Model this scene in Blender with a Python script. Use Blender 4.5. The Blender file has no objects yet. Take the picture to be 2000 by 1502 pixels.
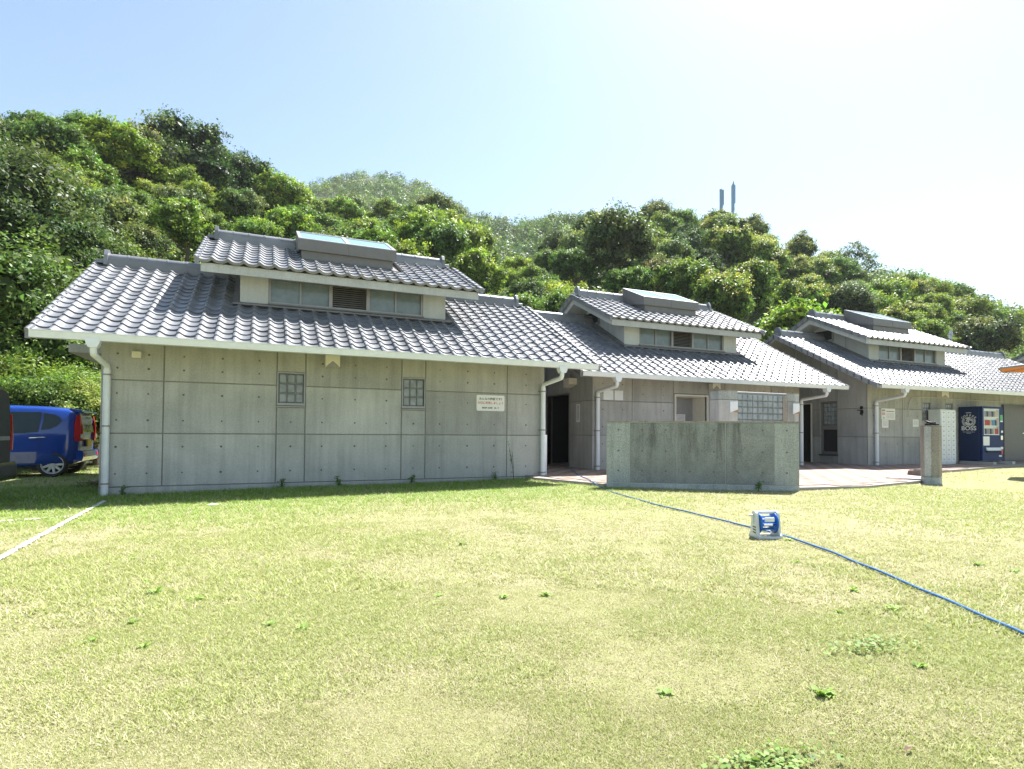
import bpy, math, random
import numpy as np
from mathutils import Matrix, Vector
S = bpy.context.scene
COL = S.collection
R_ = math.radians

# ------------------------------------------------------------------ camera
cam = bpy.data.cameras.new('camera')
co = bpy.data.objects.new('camera', cam)
COL.objects.link(co)
YAW, PITCH, ROLL = R_(23.5175), R_(1.3398), R_(0.421)
Fv = Vector((math.sin(YAW)*math.cos(PITCH), math.cos(YAW)*math.cos(PITCH), math.sin(PITCH)))
R0 = Vector((math.cos(YAW), -math.sin(YAW), 0)); U0 = R0.cross(Fv)
Rv = R0*math.cos(ROLL) + U0*math.sin(ROLL); Uv = -R0*math.sin(ROLL) + U0*math.cos(ROLL)
co.matrix_world = Matrix(((Rv.x, Uv.x, -Fv.x, 0), (Rv.y, Uv.y, -Fv.y, 0), (Rv.z, Uv.z, -Fv.z, 0.9), (0, 0, 0, 1)))
cam.sensor_fit = 'HORIZONTAL'; cam.sensor_width = 36.0
cam.lens = 36*1121.8/2000
cam.shift_y = 66.65/2000
cam.clip_start = 0.05; cam.clip_end = 3000
S.camera = co

# ------------------------------------------------------------------ sky, sun, exposure
SUN = Vector((0.50, 0.30, 1.0)).normalized()
SUN_EL = math.asin(SUN.z); SUN_AZ = math.atan2(SUN.x, SUN.y)
w = bpy.data.worlds.new('World'); S.world = w; w.use_nodes = True
wn = w.node_tree.nodes; wl = w.node_tree.links
bg = wn['Background']
sky = wn.new('ShaderNodeTexSky'); sky.sky_type = 'NISHITA'; sky.sun_disc = False
sky.sun_elevation = SUN_EL; sky.sun_rotation = SUN_AZ
sky.altitude = 0; sky.air_density = 1.0; sky.dust_density = 0.9; sky.ozone_density = 0.6
wb = wn.new('ShaderNodeMix'); wb.data_type = 'RGBA'; wb.blend_type = 'MULTIPLY'; wb.inputs[0].default_value = 1.0
wb.inputs[7].default_value = (1.0, 1.0, 0.94, 1)        # the camera's white balance
wl.new(sky.outputs[0], wb.inputs[6]); wl.new(wb.outputs[2], bg.inputs[0]); bg.inputs[1].default_value = 0.088
sd = bpy.data.lights.new('sun', 'SUN'); sd.energy = 5.0; sd.angle = R_(0.5); sd.color = (1.0, 0.97, 0.925)
so = bpy.data.objects.new('sun', sd); COL.objects.link(so)
so.rotation_euler = (-SUN).to_track_quat('-Z', 'Y').to_euler(); so.location = (20, 10, 60)
S.view_settings.view_transform = 'Standard'; S.view_settings.look = 'None'
S.view_settings.gamma = 1.0; S.view_settings.use_curve_mapping = False
S.view_settings.exposure = 1.5

# ------------------------------------------------------------------ materials
def nt(name):
    m = bpy.data.materials.new(name); m.use_nodes = True
    t = m.node_tree; b = t.nodes['Principled BSDF']
    return m, t, b
def N(t, kind, **kw):
    n = t.nodes.new(kind)
    for k, v in kw.items():
        if hasattr(n, k): setattr(n, k, v)
        else: n.inputs[k].default_value = v
    return n
def noise(t, vec, scale, detail=4, rough=.55, dist=0):
    n = N(t, 'ShaderNodeTexNoise'); n.inputs['Scale'].default_value = scale; n.inputs['Detail'].default_value = detail
    n.inputs['Roughness'].default_value = rough; n.inputs['Distortion'].default_value = dist
    if vec is not None: t.links.new(vec, n.inputs['Vector'])
    return n.outputs['Fac']
def ramp(t, fac, stops):
    r = N(t, 'ShaderNodeValToRGB'); e = r.color_ramp.elements
    while len(e) < len(stops): e.new(0.5)
    for i, (p, c) in enumerate(stops):
        e[i].position = p; e[i].color = (*c, 1) if len(c) == 3 else c
    t.links.new(fac, r.inputs[0]); return r.outputs[0]
def mixc(t, fac, a, b, mode='MIX'):
    m = N(t, 'ShaderNodeMix'); m.data_type = 'RGBA'; m.blend_type = mode
    for s, v in ((0, fac), (6, a), (7, b)):
        if isinstance(v, (int, float)): m.inputs[s].default_value = v
        elif isinstance(v, tuple): m.inputs[s].default_value = (*v, 1)
        else: t.links.new(v, m.inputs[s])
    return m.outputs[2]
def math_(t, op, a, b=0.0, c=0.0):
    m = N(t, 'ShaderNodeMath'); m.operation = op
    for i, v in enumerate((a, b, c)):
        if isinstance(v, (int, float)): m.inputs[i].default_value = v
        else: t.links.new(v, m.inputs[i])
    return m.outputs[0]
def mapped(t, vec, sc):
    m = N(t, 'ShaderNodeMapping'); m.inputs['Scale'].default_value = sc; t.links.new(vec, m.inputs[0]); return m.outputs[0]
def wpos(t): return N(t, 'ShaderNodeNewGeometry').outputs['Position']
def bump(t, b, h, s=.3, d=.01):
    n = N(t, 'ShaderNodeBump'); n.inputs['Strength'].default_value = s; n.inputs['Distance'].default_value = d
    t.links.new(h, n.inputs['Height']); t.links.new(n.outputs[0], b.inputs['Normal'])
def orand(t): return N(t, 'ShaderNodeObjectInfo').outputs['Random']

def plain(name, col, rough=.5, metal=0, var=.08, spec=.5, bmp=0):
    m, t, b = nt(name); p = wpos(t)
    v = noise(t, p, 7, 5)
    c = ramp(t, v, [(.3, tuple(x*(1-var) for x in col)), (.7, tuple(min(1, x*(1+var)) for x in col))])
    t.links.new(c, b.inputs['Base Color']); b.inputs['Roughness'].default_value = rough; b.inputs['Metallic'].default_value = metal
    b.inputs['Specular IOR Level'].default_value = spec
    if bmp: bump(t, b, noise(t, p, 60, 3), bmp, .004)
    return m

def concrete(name, c_lo, c_hi, streak=.35, speck=.12, rvar=.10, green=0):
    m, t, b = nt(name); p = wpos(t)
    big = noise(t, p, .9, 6, .6, .6)
    c = ramp(t, big, [(.28, c_lo), (.72, c_hi)])
    st = noise(t, mapped(t, p, (5, 5, .35)), 1.6, 5, .6)
    c = mixc(t, math_(t, 'MULTIPLY', ramp(t, st, [(.42, (0,)*3), (.75, (1,)*3)]), streak), c, tuple(x*.5 for x in c_lo))
    if green:
        g = noise(t, mapped(t, p, (3, 3, 1)), 2.3, 5, .65)
        c = mixc(t, math_(t, 'MULTIPLY', ramp(t, g, [(.45, (0,)*3), (.7, (1,)*3)]), green), c, (.17, .21, .17))
    sp = noise(t, p, 55, 4, .7)
    c = mixc(t, speck, c, ramp(t, sp, [(.35, (.0,)*3), (.65, (1,)*3)]), 'OVERLAY')
    r = orand(t)
    hsv = N(t, 'ShaderNodeHueSaturation'); t.links.new(c, hsv.inputs['Color'])
    t.links.new(math_(t, 'MULTIPLY_ADD', r, rvar*2, 1-rvar), hsv.inputs['Value'])
    t.links.new(hsv.outputs[0], b.inputs['Base Color'])
    b.inputs['Roughness'].default_value = .82; b.inputs['Specular IOR Level'].default_value = .3
    bump(t, b, noise(t, p, 30, 6, .7), .25, .006)
    return m

def weathered(name):
    m, t, b = nt(name); p = wpos(t)
    c = ramp(t, noise(t, p, 1.5, 7, .65, .8), [(.28, (.20, .208, .20)), (.72, (.35, .362, .345))])
    sp = noise(t, p, 70, 6, .8)
    c = mixc(t, math_(t, 'MULTIPLY', ramp(t, sp, [(.50, (0,)*3), (.60, (1,)*3)]), .8), c, (.07, .075, .07))
    sp2 = noise(t, mapped(t, p, (1, 1.3, .8)), 52, 5, .7)
    c = mixc(t, math_(t, 'MULTIPLY', ramp(t, sp2, [(.58, (0,)*3), (.66, (1,)*3)]), .6), c, (.42, .43, .40))
    st = noise(t, mapped(t, p, (3.2, 3.2, .28)), 2.2, 7, .7, .5)
    sep = N(t, 'ShaderNodeSeparateXYZ'); t.links.new(p, sep.inputs[0])
    top = math_(t, 'MAXIMUM', math_(t, 'MULTIPLY_ADD', sep.outputs[2], .75, .05), .12)
    c = mixc(t, math_(t, 'MULTIPLY', ramp(t, st, [(.46, (0,)*3), (.66, (1,)*3)]), top), c, (.05, .052, .047))
    g = noise(t, p, 2.6, 5, .65)
    c = mixc(t, math_(t, 'MULTIPLY', ramp(t, g, [(.5, (0,)*3), (.70, (1,)*3)]), .5), c, (.295, .33, .31))
    t.links.new(c, b.inputs['Base Color']); b.inputs['Roughness'].default_value = .92; b.inputs['Specular IOR Level'].default_value = .2
    bump(t, b, noise(t, p, 70, 6, .8), .7, .006)
    return m

def tile_mat(name):
    m, t, b = nt(name); p = wpos(t)
    c = ramp(t, noise(t, p, 2.5, 5), [(.3, (.175, .182, .198)), (.7, (.235, .24, .255))])
    hsv = N(t, 'ShaderNodeHueSaturation'); t.links.new(c, hsv.inputs['Color'])
    g = N(t, 'ShaderNodeAttribute'); g.attribute_name = 'tone'
    rr = math_(t, 'ADD', orand(t), g.outputs['Fac'])
    t.links.new(math_(t, 'MULTIPLY_ADD', math_(t, 'FRACT', rr), .42, .79), hsv.inputs['Value'])
    st = noise(t, p, 9, 5, .7)
    c2 = mixc(t, math_(t, 'MULTIPLY', ramp(t, st, [(.55, (0,)*3), (.72, (1,)*3)]), .35), hsv.outputs[0], (.13, .115, .095))
    t.links.new(c2, b.inputs['Base Color']); b.inputs['Roughness'].default_value = .42; b.inputs['Specular IOR Level'].default_value = .5; b.inputs['Metallic'].default_value = .2
    bump(t, b, noise(t, p, 40, 4), .12, .004)
    return m

def leaf_mat(name, trans=.35, rough=.5):
    m, t, b = nt(name)
    a = N(t, 'ShaderNodeAttribute'); a.attribute_name = 'leaf_col'
    oc = N(t, 'ShaderNodeObjectInfo').outputs['Color']
    c = mixc(t, 1.0, a.outputs['Color'], oc, 'MULTIPLY')
    t.links.new(c, b.inputs['Base Color']); b.inputs['Roughness'].default_value = rough; b.inputs['Specular IOR Level'].default_value = .22
    tr = N(t, 'ShaderNodeBsdfTranslucent')
    t.links.new(mixc(t, 1.0, c, (1.25, 1.35, .7), 'MULTIPLY'), tr.inputs['Color'])
    mx = N(t, 'ShaderNodeMixShader'); mx.inputs[0].default_value = trans
    t.links.new(b.outputs[0], mx.inputs[1]); t.links.new(tr.outputs[0], mx.inputs[2])
    t.links.new(mx.outputs[0], t.nodes['Material Output'].inputs[0])
    return m

def lawn_mat(name):
    m, t, b = nt(name); p = wpos(t)
    pat = math_(t, 'ADD', math_(t, 'MULTIPLY', noise(t, p, .55, 5, .6, .5), .55), math_(t, 'MULTIPLY', noise(t, p, 4.0, 5, .7), .45))
    c = ramp(t, pat, [(.34, (.22, .255, .09)), (.46, (.27, .28, .11)), (.58, (.34, .30, .18)), (.70, (.43, .345, .265))])
    c = mixc(t, .5, c, ramp(t, noise(t, p, 90, 4, .7), [(.3, (.18, .18, .09)), (.7, (.40, .38, .20))]), 'MIX')
    t.links.new(c, b.inputs['Base Color']); b.inputs['Roughness'].default_value = .95; b.inputs['Specular IOR Level'].default_value = .1
    bump(t, b, noise(t, p, 60, 5, .8), .8, .02)
    return m

M = {}
M['conc'] = concrete('fair_faced_concrete', (.335, .337, .322), (.485, .48, .46), streak=.40, rvar=.13)
M['conc_light'] = concrete('pale_concrete', (.40, .41, .395), (.51, .515, .50), streak=.22)
M['joint'] = plain('joint_mortar', (.25, .25, .23), .9)
M['joint_pale'] = plain('pale_joint_sealant', (.46, .48, .45), .8)
M['tiehole'] = plain('tie_hole_plug', (.13, .13, .125), .9)
M['weath'] = weathered('weathered_concrete')
M['pier'] = concrete('streaked_concrete', (.31, .33, .318), (.46, .48, .46), streak=.55, speck=.3, green=.14)
M['brownpier'] = concrete('brown_weathered_concrete', (.22, .20, .17), (.35, .32, .28), streak=.5, speck=.4)
M['tile'] = tile_mat('silver_roof_tile')
M['white'] = plain('white_pvc', (.70, .73, .76), .35, var=.05)
M['cream'] = plain('cream_paint', (.72, .69, .60), .5, var=.05)
M['alu'] = plain('bronze_aluminium', (.28, .265, .255), .4, .3)
M['alul'] = plain('pale_aluminium', (.30, .30, .31), .4, .3)
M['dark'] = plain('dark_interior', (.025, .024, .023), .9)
M['darkdoor'] = plain('dark_grey_metal', (.10, .10, .10), .5)
M['greydoor'] = plain('grey_painted_steel', (.30, .30, .30), .45)
M['frost'] = plain('frosted_glass', (.17, .205, .22), .14, var=.15)
M['skyl'] = plain('skylight_glass', (.20, .33, .38), .06, var=.05)
M['sheet'] = plain('grey_brown_sheet_metal', (.165, .158, .152), .5, .2, var=.08)
M['gblock'] = plain('glass_block_glass', (.25, .29, .31), .10, var=.25, bmp=.6)
M['gblock_pale'] = plain('pale_glass_block', (.23, .25, .275), .15, var=.25, bmp=.6)
M['paper'] = plain('white_paper', (.78, .78, .77), .7, var=.03)
M['ink'] = plain('dark_ink', (.03, .035, .045), .6)
M['redink'] = plain('red_ink', (.55, .06, .05), .6)
M['greenink'] = plain('green_ink', (.1, .4, .15), .6)
M['black'] = plain('black_paint', (.012, .012, .012), .5)
M['rubber'] = plain('black_rubber', (.02, .02, .02), .7)
M['rust'] = plain('rust_stain', (.35, .19, .08), .8)
M['tileA'] = plain('pink_terracotta', (.36, .265, .22), .8, var=.15)
M['tileB'] = plain('brown_terracotta', (.235, .16, .128), .8, var=.15)
M['grout'] = plain('paving_grout', (.30, .27, .24), .9)
M['stone'] = plain('brown_stone', (.17, .13, .11), .9, bmp=.6)
M['blue_v'] = plain('navy_enamel', (.006, .022, .085), .3, var=.03)
M['blue_v2'] = plain('blue_front_enamel', (.006, .026, .11), .55, var=.03, spec=.2)
M['blue_pl'] = plain('blue_plastic', (.012, .13, .50), .35)
M['white_pl'] = plain('pale_grey_plastic', (.62, .66, .66), .4)
M['hose'] = plain('blue_hose', (.03, .13, .34), .4)
M['carblue'] = plain('blue_car_paint', (.006, .045, .28), .12, var=.03)
b_ = M['carblue'].node_tree.nodes['Principled BSDF']; b_.inputs['Coat Weight'].default_value = .8; b_.inputs['Coat Roughness'].default_value = .04
M['vanpaint'] = plain('dark_grey_car_paint', (.045, .043, .042), .15, .2)
M['carglass'] = plain('tinted_car_glass', (.02, .032, .034), .05, spec=.4)
M['redlamp'] = plain('red_lamp_plastic', (.50, .01, .012), .12)
M['chrome'] = plain('bright_metal', (.70, .70, .70), .2, .9)
M['alloy'] = plain('silver_alloy', (.58, .58, .57), .35, .15)
M['yellow'] = plain('yellow_plate', (.45, .32, .04), .5)
M['orange'] = plain('orange_canvas', (.62, .19, .04), .7)
M['awn'] = plain('grey_blue_canvas', (.30, .33, .36), .6)
M['bark'] = plain('bark', (.12, .095, .07), .95, var=.3, bmp=1)
M['leaf'] = leaf_mat('leaf', .33)
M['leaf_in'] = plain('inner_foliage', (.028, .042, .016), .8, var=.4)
M['grass'] = leaf_mat('grass_blade', .25, .55)
M['lawn'] = lawn_mat('dry_lawn')
M['soil'] = plain('hill_soil', (.05, .06, .025), .95, var=.4)
M['chalk'] = plain('white_line_chalk', (.62, .62, .60), .9, var=.1)
M['steelblue'] = plain('blue_grey_steel', (.20, .32, .45), .5)
M['wire'] = plain('cable_sheath', (.22, .23, .22), .5)
M['cable'] = plain('white_cable', (.6, .6, .57), .5)
M['brush'] = plain('dry_brush', (.14, .09, .06), .95)

# ------------------------------------------------------------------ mesh helpers
class MB:
    def __init__(s): s.v = []; s.f = []; s.sm = []
    def add(s, vs, fs, smooth=False):
        o = len(s.v); s.v += [tuple(x) for x in vs]; s.f += [tuple(i+o for i in f) for f in fs]; s.sm += [smooth]*len(fs); return s
    def box(s, x0, x1, y0, y1, z0, z1):
        return s.add([(x, y, z) for z in (z0, z1) for y in (y0, y1) for x in (x0, x1)],
                     [(0, 2, 3, 1), (4, 5, 7, 6), (0, 1, 5, 4), (2, 6, 7, 3), (0, 4, 6, 2), (1, 3, 7, 5)])
    def prism(s, poly, axis, a, b, smooth=False):
        def P(p, t):
            return {'x': (t, p[0], p[1]), 'y': (p[0], t, p[1]), 'z': (p[0], p[1], t)}[axis]
        n = len(poly)
        s.add([P(p, a) for p in poly] + [P(p, b) for p in poly], [(i, (i+1) % n, (i+1) % n+n, i+n) for i in range(n)], smooth)
        s.add([P(p, a) for p in poly], [tuple(range(n))[::-1]]); s.add([P(p, b) for p in poly], [tuple(range(n))]); return s
    def tube(s, pts, r, n=10, cap=True, smooth=True):
        pts = [Vector(p) for p in pts]; rs = r if isinstance(r, (list, tuple)) else [r]*len(pts)
        up = None; rings = []
        for i, p in enumerate(pts):
            d = (pts[min(i+1, len(pts)-1)] - pts[max(i-1, 0)]).normalized()
            if up is None:
                up = Vector((0, 0, 1)) if abs(d.z) < .9 else Vector((1, 0, 0))
            a = d.cross(up).normalized(); bb = a.cross(d).normalized(); up = bb
            rings.append([p + (a*math.cos(2*math.pi*k/n) + bb*math.sin(2*math.pi*k/n))*rs[i] for k in range(n)])
        vs = [q for g in rings for q in g]; fs = []
        for i in range(len(pts)-1):
            for k in range(n): fs.append((i*n+k, i*n+(k+1) % n, (i+1)*n+(k+1) % n, (i+1)*n+k))
        s.add(vs, fs, smooth)
        if cap: s.add(rings[0], [tuple(range(n))[::-1]]); s.add(rings[-1], [tuple(range(n))])
        return s
    def loft(s, rings, smooth=True, cap=True, closed=True):
        n = len(rings[0]); vs = [q for g in rings for q in g]; fs = []
        for i in range(len(rings)-1):
            for k in range(n if closed else n-1): fs.append((i*n+k, i*n+(k+1) % n, (i+1)*n+(k+1) % n, (i+1)*n+k))
        s.add(vs, fs, smooth)
        if cap: s.add(rings[0], [tuple(range(n))[::-1]]); s.add(rings[-1], [tuple(range(n))])
        return s
    def disc(s, c, ax, r, h, n=20, r2=None):
        c = Vector(c); a = Vector(ax).normalized(); return s.tube([c, c+a*h], [r, r if r2 is None else r2], n, True, False)
    def xf(s, mat):
        s.v = [tuple(mat @ Vector(v)) for v in s.v]; return s
    def mesh(s, name, mat):
        me = bpy.data.meshes.new(name); me.from_pydata(s.v, [], s.f); me.polygons.foreach_set('use_smooth', s.sm)
        me.materials.append(mat); me.update(); return me

def link(name, me, parent=None, loc=None):
    o = bpy.data.objects.new(name, me); COL.objects.link(o)
    if loc is not None: o.location = loc
    if parent is not None: o.parent = parent
    return o
def thing(name, label, cat, group=None):
    o = bpy.data.objects.new(name, None); COL.objects.link(o); o['label'] = label; o['category'] = cat
    if group: o['group'] = group
    o.empty_display_size = .2
    return o
def tag(o, label, cat, group=None):
    o['label'] = label; o['category'] = cat
    if group: o['group'] = group
    return o
BASE = {}
def base_at(o, loc):           # Empty at the thing's base; children keep world coordinates
    o.location = loc; BASE[o.name] = Matrix.Translation(-Vector(loc)); return o
def part(mb, name, mat, parent, label=None, stuff=False, bevel=0):
    o = link(name, mb.mesh(name, mat) if isinstance(mb, MB) else mb, parent)
    if parent is not None and parent.name in BASE: o.matrix_parent_inverse = BASE[parent.name]
    if label: o['label'] = label
    if stuff: o['kind'] = 'stuff'
    if bevel:
        m = o.modifiers.new('bevel', 'BEVEL'); m.width = bevel; m.segments = 2; m.limit_method = 'ANGLE'
    return o
def struct(mb, name, mat):
    o = link(name, mb.mesh(name, mat) if isinstance(mb, MB) else mb); o['kind'] = 'structure'; return o
def text_mesh(s, size, mat, mtx, align='CENTER', bold=0.0, name='lettering'):
    cu = bpy.data.curves.new(name, 'FONT'); cu.body = s; cu.size = size; cu.align_x = align; cu.align_y = 'CENTER'; cu.offset = bold
    cu.resolution_u = 3
    o = bpy.data.objects.new('tmp_text', cu); COL.objects.link(o)
    dg = bpy.context.evaluated_depsgraph_get()
    me = bpy.data.meshes.new_from_object(o.evaluated_get(dg)); bpy.data.objects.remove(o)
    me.transform(mtx); me.materials.clear(); me.materials.append(mat); me.name = name
    return me
def face_front(x, y, z):       # x right, y up, facing -Y
    return Matrix(((1, 0, 0, x), (0, 0, -1, y), (0, 1, 0, z), (0, 0, 0, 1)))
def face_left(x, y, z):        # facing -X
    return Matrix(((0, 0, -1, x), (-1, 0, 0, y), (0, 1, 0, z), (0, 0, 0, 1)))

def ground_z(x, y):
    t = min(1, max(0, (x+2.5)/9.5)); t = t*t*(3-2*t)
    return -.2 + .085*t + .012*math.sin(x*.9+1.3)*math.sin(y*.7)

# ------------------------------------------------------------------ roof tiles
TW, TL = .272, .245
PROF = [(0, .050), (.018, .060), (.040, .056), (.066, .036), (.105, .010), (.150, .001), (.195, .002), (.235, .012), (.262, .026), (.283, .036)]
def tile_geo(eave=False, tl=TL):
    vs, fs, sm = [], [], []
    n = len(PROF); lift = .026
    vs += [(x, 0, z+lift) for x, z in PROF] + [(x, tl+.03, z+.001) for x, z in PROF]
    fs += [(i, i+1, n+i+1, n+i) for i in range(n-1)]; sm += [True]*(n-1)
    o = len(vs); drop = .055 if eave else .022
    vs += [(x, 0, z+lift) for x, z in PROF] + [(x, .002, z+lift-drop-(.012 if eave and .0 <= x < .09 else 0)) for x, z in PROF]
    fs += [(o+n+i, o+n+i+1, o+i+1, o+i) for i in range(n-1)]; sm += [False]*(n-1)
    o = len(vs); vs += [(0, 0, PROF[0][1]+lift), (0, tl+.03, PROF[0][1]), (0, tl+.03, 0), (0, 0, lift-.01)]
    fs.append((o, o+1, o+2, o+3)); sm.append(False)
    return vs, fs, sm
TG = {e: tile_geo(e) for e in (False, True)}
def tile_mesh(e):
    vs, fs, sm = TG[e]; me = bpy.data.meshes.new('roof_tile'); me.from_pydata(vs, [], fs); me.polygons.foreach_set('use_smooth', sm)
    me.materials.append(M['tile']); return me
TME = {e: tile_mesh(e) for e in (False, True)}
def slope_frame(ye, ze, k, front=True):
    c = 1/math.hypot(1, k); s_ = k*c
    if front: return np.array([[1, 0, 0], [0, c, -s_], [0, s_, c]])      # columns ex, ey, ez
    return np.array([[-1, 0, 0], [0, -c, s_], [0, s_, c]])
def join_tiles(lst, name, parent):
    vs, fs, sm, tone = [], [], [], []
    arrs = {e: np.array(TG[e][0]) for e in TG}
    for (e, fr, org) in lst:
        a = arrs[e] @ fr.T + org; o = len(vs); vs.extend(a.tolist())
        fs.extend([tuple(i+o for i in f) for f in TG[e][1]]); sm.extend(TG[e][2]); tone.extend([random.random()]*len(a))
    me = bpy.data.meshes.new(name); me.from_pydata(vs, [], fs); me.polygons.foreach_set('use_smooth', sm)
    at = me.attributes.new('tone', 'FLOAT', 'POINT'); at.data.foreach_set('value', tone)
    me.materials.append(M['tile'])
    o = link(name, me, parent); o['kind'] = 'stuff'; return o

def ridge(parent, x0, x1, yr, zr, endL=True, endR=True):
    b = MB(); zr = zr+.065
    b.box(x0, x1, yr-.15, yr+.15, zr-.13, zr+.02); b.box(x0+.01, x1-.01, yr-.125, yr+.125, zr+.02, zr+.055); b.box(x0+.02, x1-.02, yr-.112, yr+.112, zr+.052, zr+.062)
    part(b, 'ridge_course', M['tile'], parent)
    n = max(1, round((x1-x0)/.34)); L = (x1-x0)/n
    for i in range(n):
        a = x0+i*L; c = MB(); k = 9
        ring = lambda x, r: [(x, yr+r*math.cos(math.pi*j/(k-1)), zr+.060+r*1.15*math.sin(math.pi*j/(k-1))) for j in range(k)]
        c.loft([ring(a, .106), ring(a+L-.022, .106)], cap=True, closed=False); c.loft([ring(a+L-.024, .114), ring(a+L+.003, .114)], cap=True, closed=False)
        part(c, 'ridge_tile', M['tile'], parent)
    for on, x, d in ((endL, x0, -1), (endR, x1, 1)):
        if on:
            e = MB(); pr = [(yr-.17, zr-.09), (yr+.17, zr-.09), (yr+.15, zr+.12), (yr+.09, zr+.235), (yr, zr+.26), (yr-.09, zr+.235), (yr-.15, zr+.12)]
            e.prism(pr, 'x', x if d > 0 else x-.07, x+.07 if d > 0 else x)
            e.prism([(yr-.13, zr-.05), (yr+.13, zr-.05), (yr+.10, zr+.03), (yr-.10, zr+.03)], 'x', x+.07 if d > 0 else x-.2, x+.2 if d > 0 else x-.07)
            part(e, 'ridge_end_tile', M['tile'], parent, bevel=.012)

def chevron(x0, x1, yr, run, zr, k, off_top, thick, inset):
    yf = yr-run+inset; yb = yr+run-inset
    zt = lambda y: zr - k*abs(y-yr) - off_top
    poly = [(yf, zt(yf)-thick), (yf, zt(yf)), (yr, zr-off_top), (yb, zt(yb)), (yb, zt(yb)-thick), (yr, zr-off_top-thick*1.08)]
    return MB().prism(poly, 'x', x0, x1)

def verge(parent, x, yr, run, zr, k, side):
    b = MB(); n = int(run*math.hypot(1, k)/TL)
    for sgn in (-1, 1):
        for i in range(n):
            t0, t1 = i/n, (i+1.12)/n
            y0 = yr+sgn*run*(1-t0); y1 = yr+sgn*run*(1-t1); z0 = zr-k*run*(1-t0); z1 = zr-k*run*(1-t1)
            xa, xb = (x-.045, x+.03) if side < 0 else (x-.03, x+.045)
            up0, up1, dn = .078, .052, -.075
            b.add([(xa, y0, z0+dn), (xb, y0, z0+dn), (xb, y0, z0+up0), (xa, y0, z0+up0), (xa, y1, z1+dn), (xb, y1, z1+dn), (xb, y1, z1+up1), (xa, y1, z1+up1)],
                  [(0, 1, 2, 3), (7, 6, 5, 4), (0, 4, 5, 1), (1, 5, 6, 2), (2, 6, 7, 3), (3, 7, 4, 0)])
    o = part(b, 'verge_tiles', M['tile'], parent); o['kind'] = 'stuff'

CAMP = np.array([0, 0, .9])
def panel_front(mb, x0, x1, z0, z1, y, d=.024, c=.006):
    mb.add([(x0, y+c, z0), (x1, y+c, z0), (x1, y+c, z1), (x0, y+c, z1), (x0+c, y, z0+c), (x1-c, y, z0+c), (x1-c, y, z1-c), (x0+c, y, z1-c),
            (x0, y+d, z0), (x1, y+d, z0), (x1, y+d, z1), (x0, y+d, z1)],
           [(4, 5, 6, 7), (0, 1, 5, 4), (1, 2, 6, 5), (2, 3, 7, 6), (3, 0, 4, 7), (8, 9, 1, 0), (9, 10, 2, 1), (10, 11, 3, 2), (11, 8, 0, 3)])
    return mb
def panel_left(mb, y0, y1, zf0, zf1, x, d=.024, c=.006):   # zf1 may be (z at y0, z at y1) for a raked top
    za, zb = zf1 if isinstance(zf1, tuple) else (zf1, zf1)
    mb.add([(x+c, y0, zf0), (x+c, y1, zf0), (x+c, y1, zb), (x+c, y0, za), (x, y0+c, zf0+c), (x, y1-c, zf0+c), (x, y1-c, zb-c), (x, y0+c, za-c),
            (x+d, y0, zf0), (x+d, y1, zf0), (x+d, y1, zb), (x+d, y0, za)],
           [(7, 6, 5, 4), (4, 5, 1, 0), (5, 6, 2, 1), (6, 7, 3, 2), (7, 4, 0, 3), (0, 1, 9, 8), (1, 2, 10, 9), (2, 3, 11, 10), (3, 0, 8, 11)])
    return mb

def glass_blocks(parent, x0, x1, z0, z1, y, nx, nz, mat='gblock_pale', face='front', gap=.012):
    for i in range(nx):
        for j in range(nz):
            a0 = x0+(x1-x0)*i/nx+gap/2; a1 = x0+(x1-x0)*(i+1)/nx-gap/2
            c0 = z0+(z1-z0)*j/nz+gap/2; c1 = z0+(z1-z0)*(j+1)/nz-gap/2
            b = MB()
            if face == 'front': panel_front(b, a0, a1, c0, c1, y, .07, .016)
            else: panel_left(b, a0, a1, c0, c1, y, .07, .016)
            part(b, 'glass_block', M[mat], parent)

def block_window(bld, x0, x1, z0, z1, y, nx=3, nz=3):
    f = MB(); t = .022
    f.box(x0, x0+t, y-.012, y+.10, z0, z1); f.box(x1-t, x1, y-.012, y+.10, z0, z1); f.box(x0+t, x1-t, y-.012, y+.10, z1-t, z1); f.box(x0+t, x1-t, y-.012, y+.10, z0, z0+t+.02)
    f.box(x0+t, x1-t, y+.06, y+.10, z0+t+.02, z1-t)
    wdw = part(f, 'window', M['alul'], bld)
    glass_blocks(wdw, x0+t+.004, x1-t-.004, z0+t+.024, z1-t-.004, y+.018, nx, nz)
    sl = MB(); sl.prism([(y-.045, z0-.035), (y-.045, z0-.012), (y+.03, z0-.001), (y+.03, z0-.035)], 'x', x0-.02, x1+.02)
    part(sl, 'sill', M['alu'], wdw)
    return wdw

def hood(bld, x0, x1, z0, z1, y, left=False):
    b = MB(); xm = (x0+x1)/2; d = .17
    # wedge hood: flat face above, bottom opened as a triangle
    b.add([(x0, y, z0), (x1, y, z0), (x1, y, z1), (x0, y, z1), (x0, y-d, z0+.02), (x1, y-d, z0+.02), (x1, y-d, z1), (x0, y-d, z1), (xm, y-d, z0+.13), (xm, y, z0+.13)],
          [(7, 6, 2, 3), (4, 8, 7), (8, 5, 6), (7, 8, 6), (0, 4, 7, 3), (5, 1, 2, 6), (4, 0, 9, 8), (8, 9, 1, 5), (3, 2, 1, 9), (3, 9, 0)])
    h_ = part(b, 'vent_hood', M['cream'], bld)
    part(MB().prism([(x0+.006, z0+.022), (x1-.006, z0+.022), (xm, z0+.128)], 'y', y-d+.012, y-d+.02), 'vent_grille', M['alul'], h_)

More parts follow.
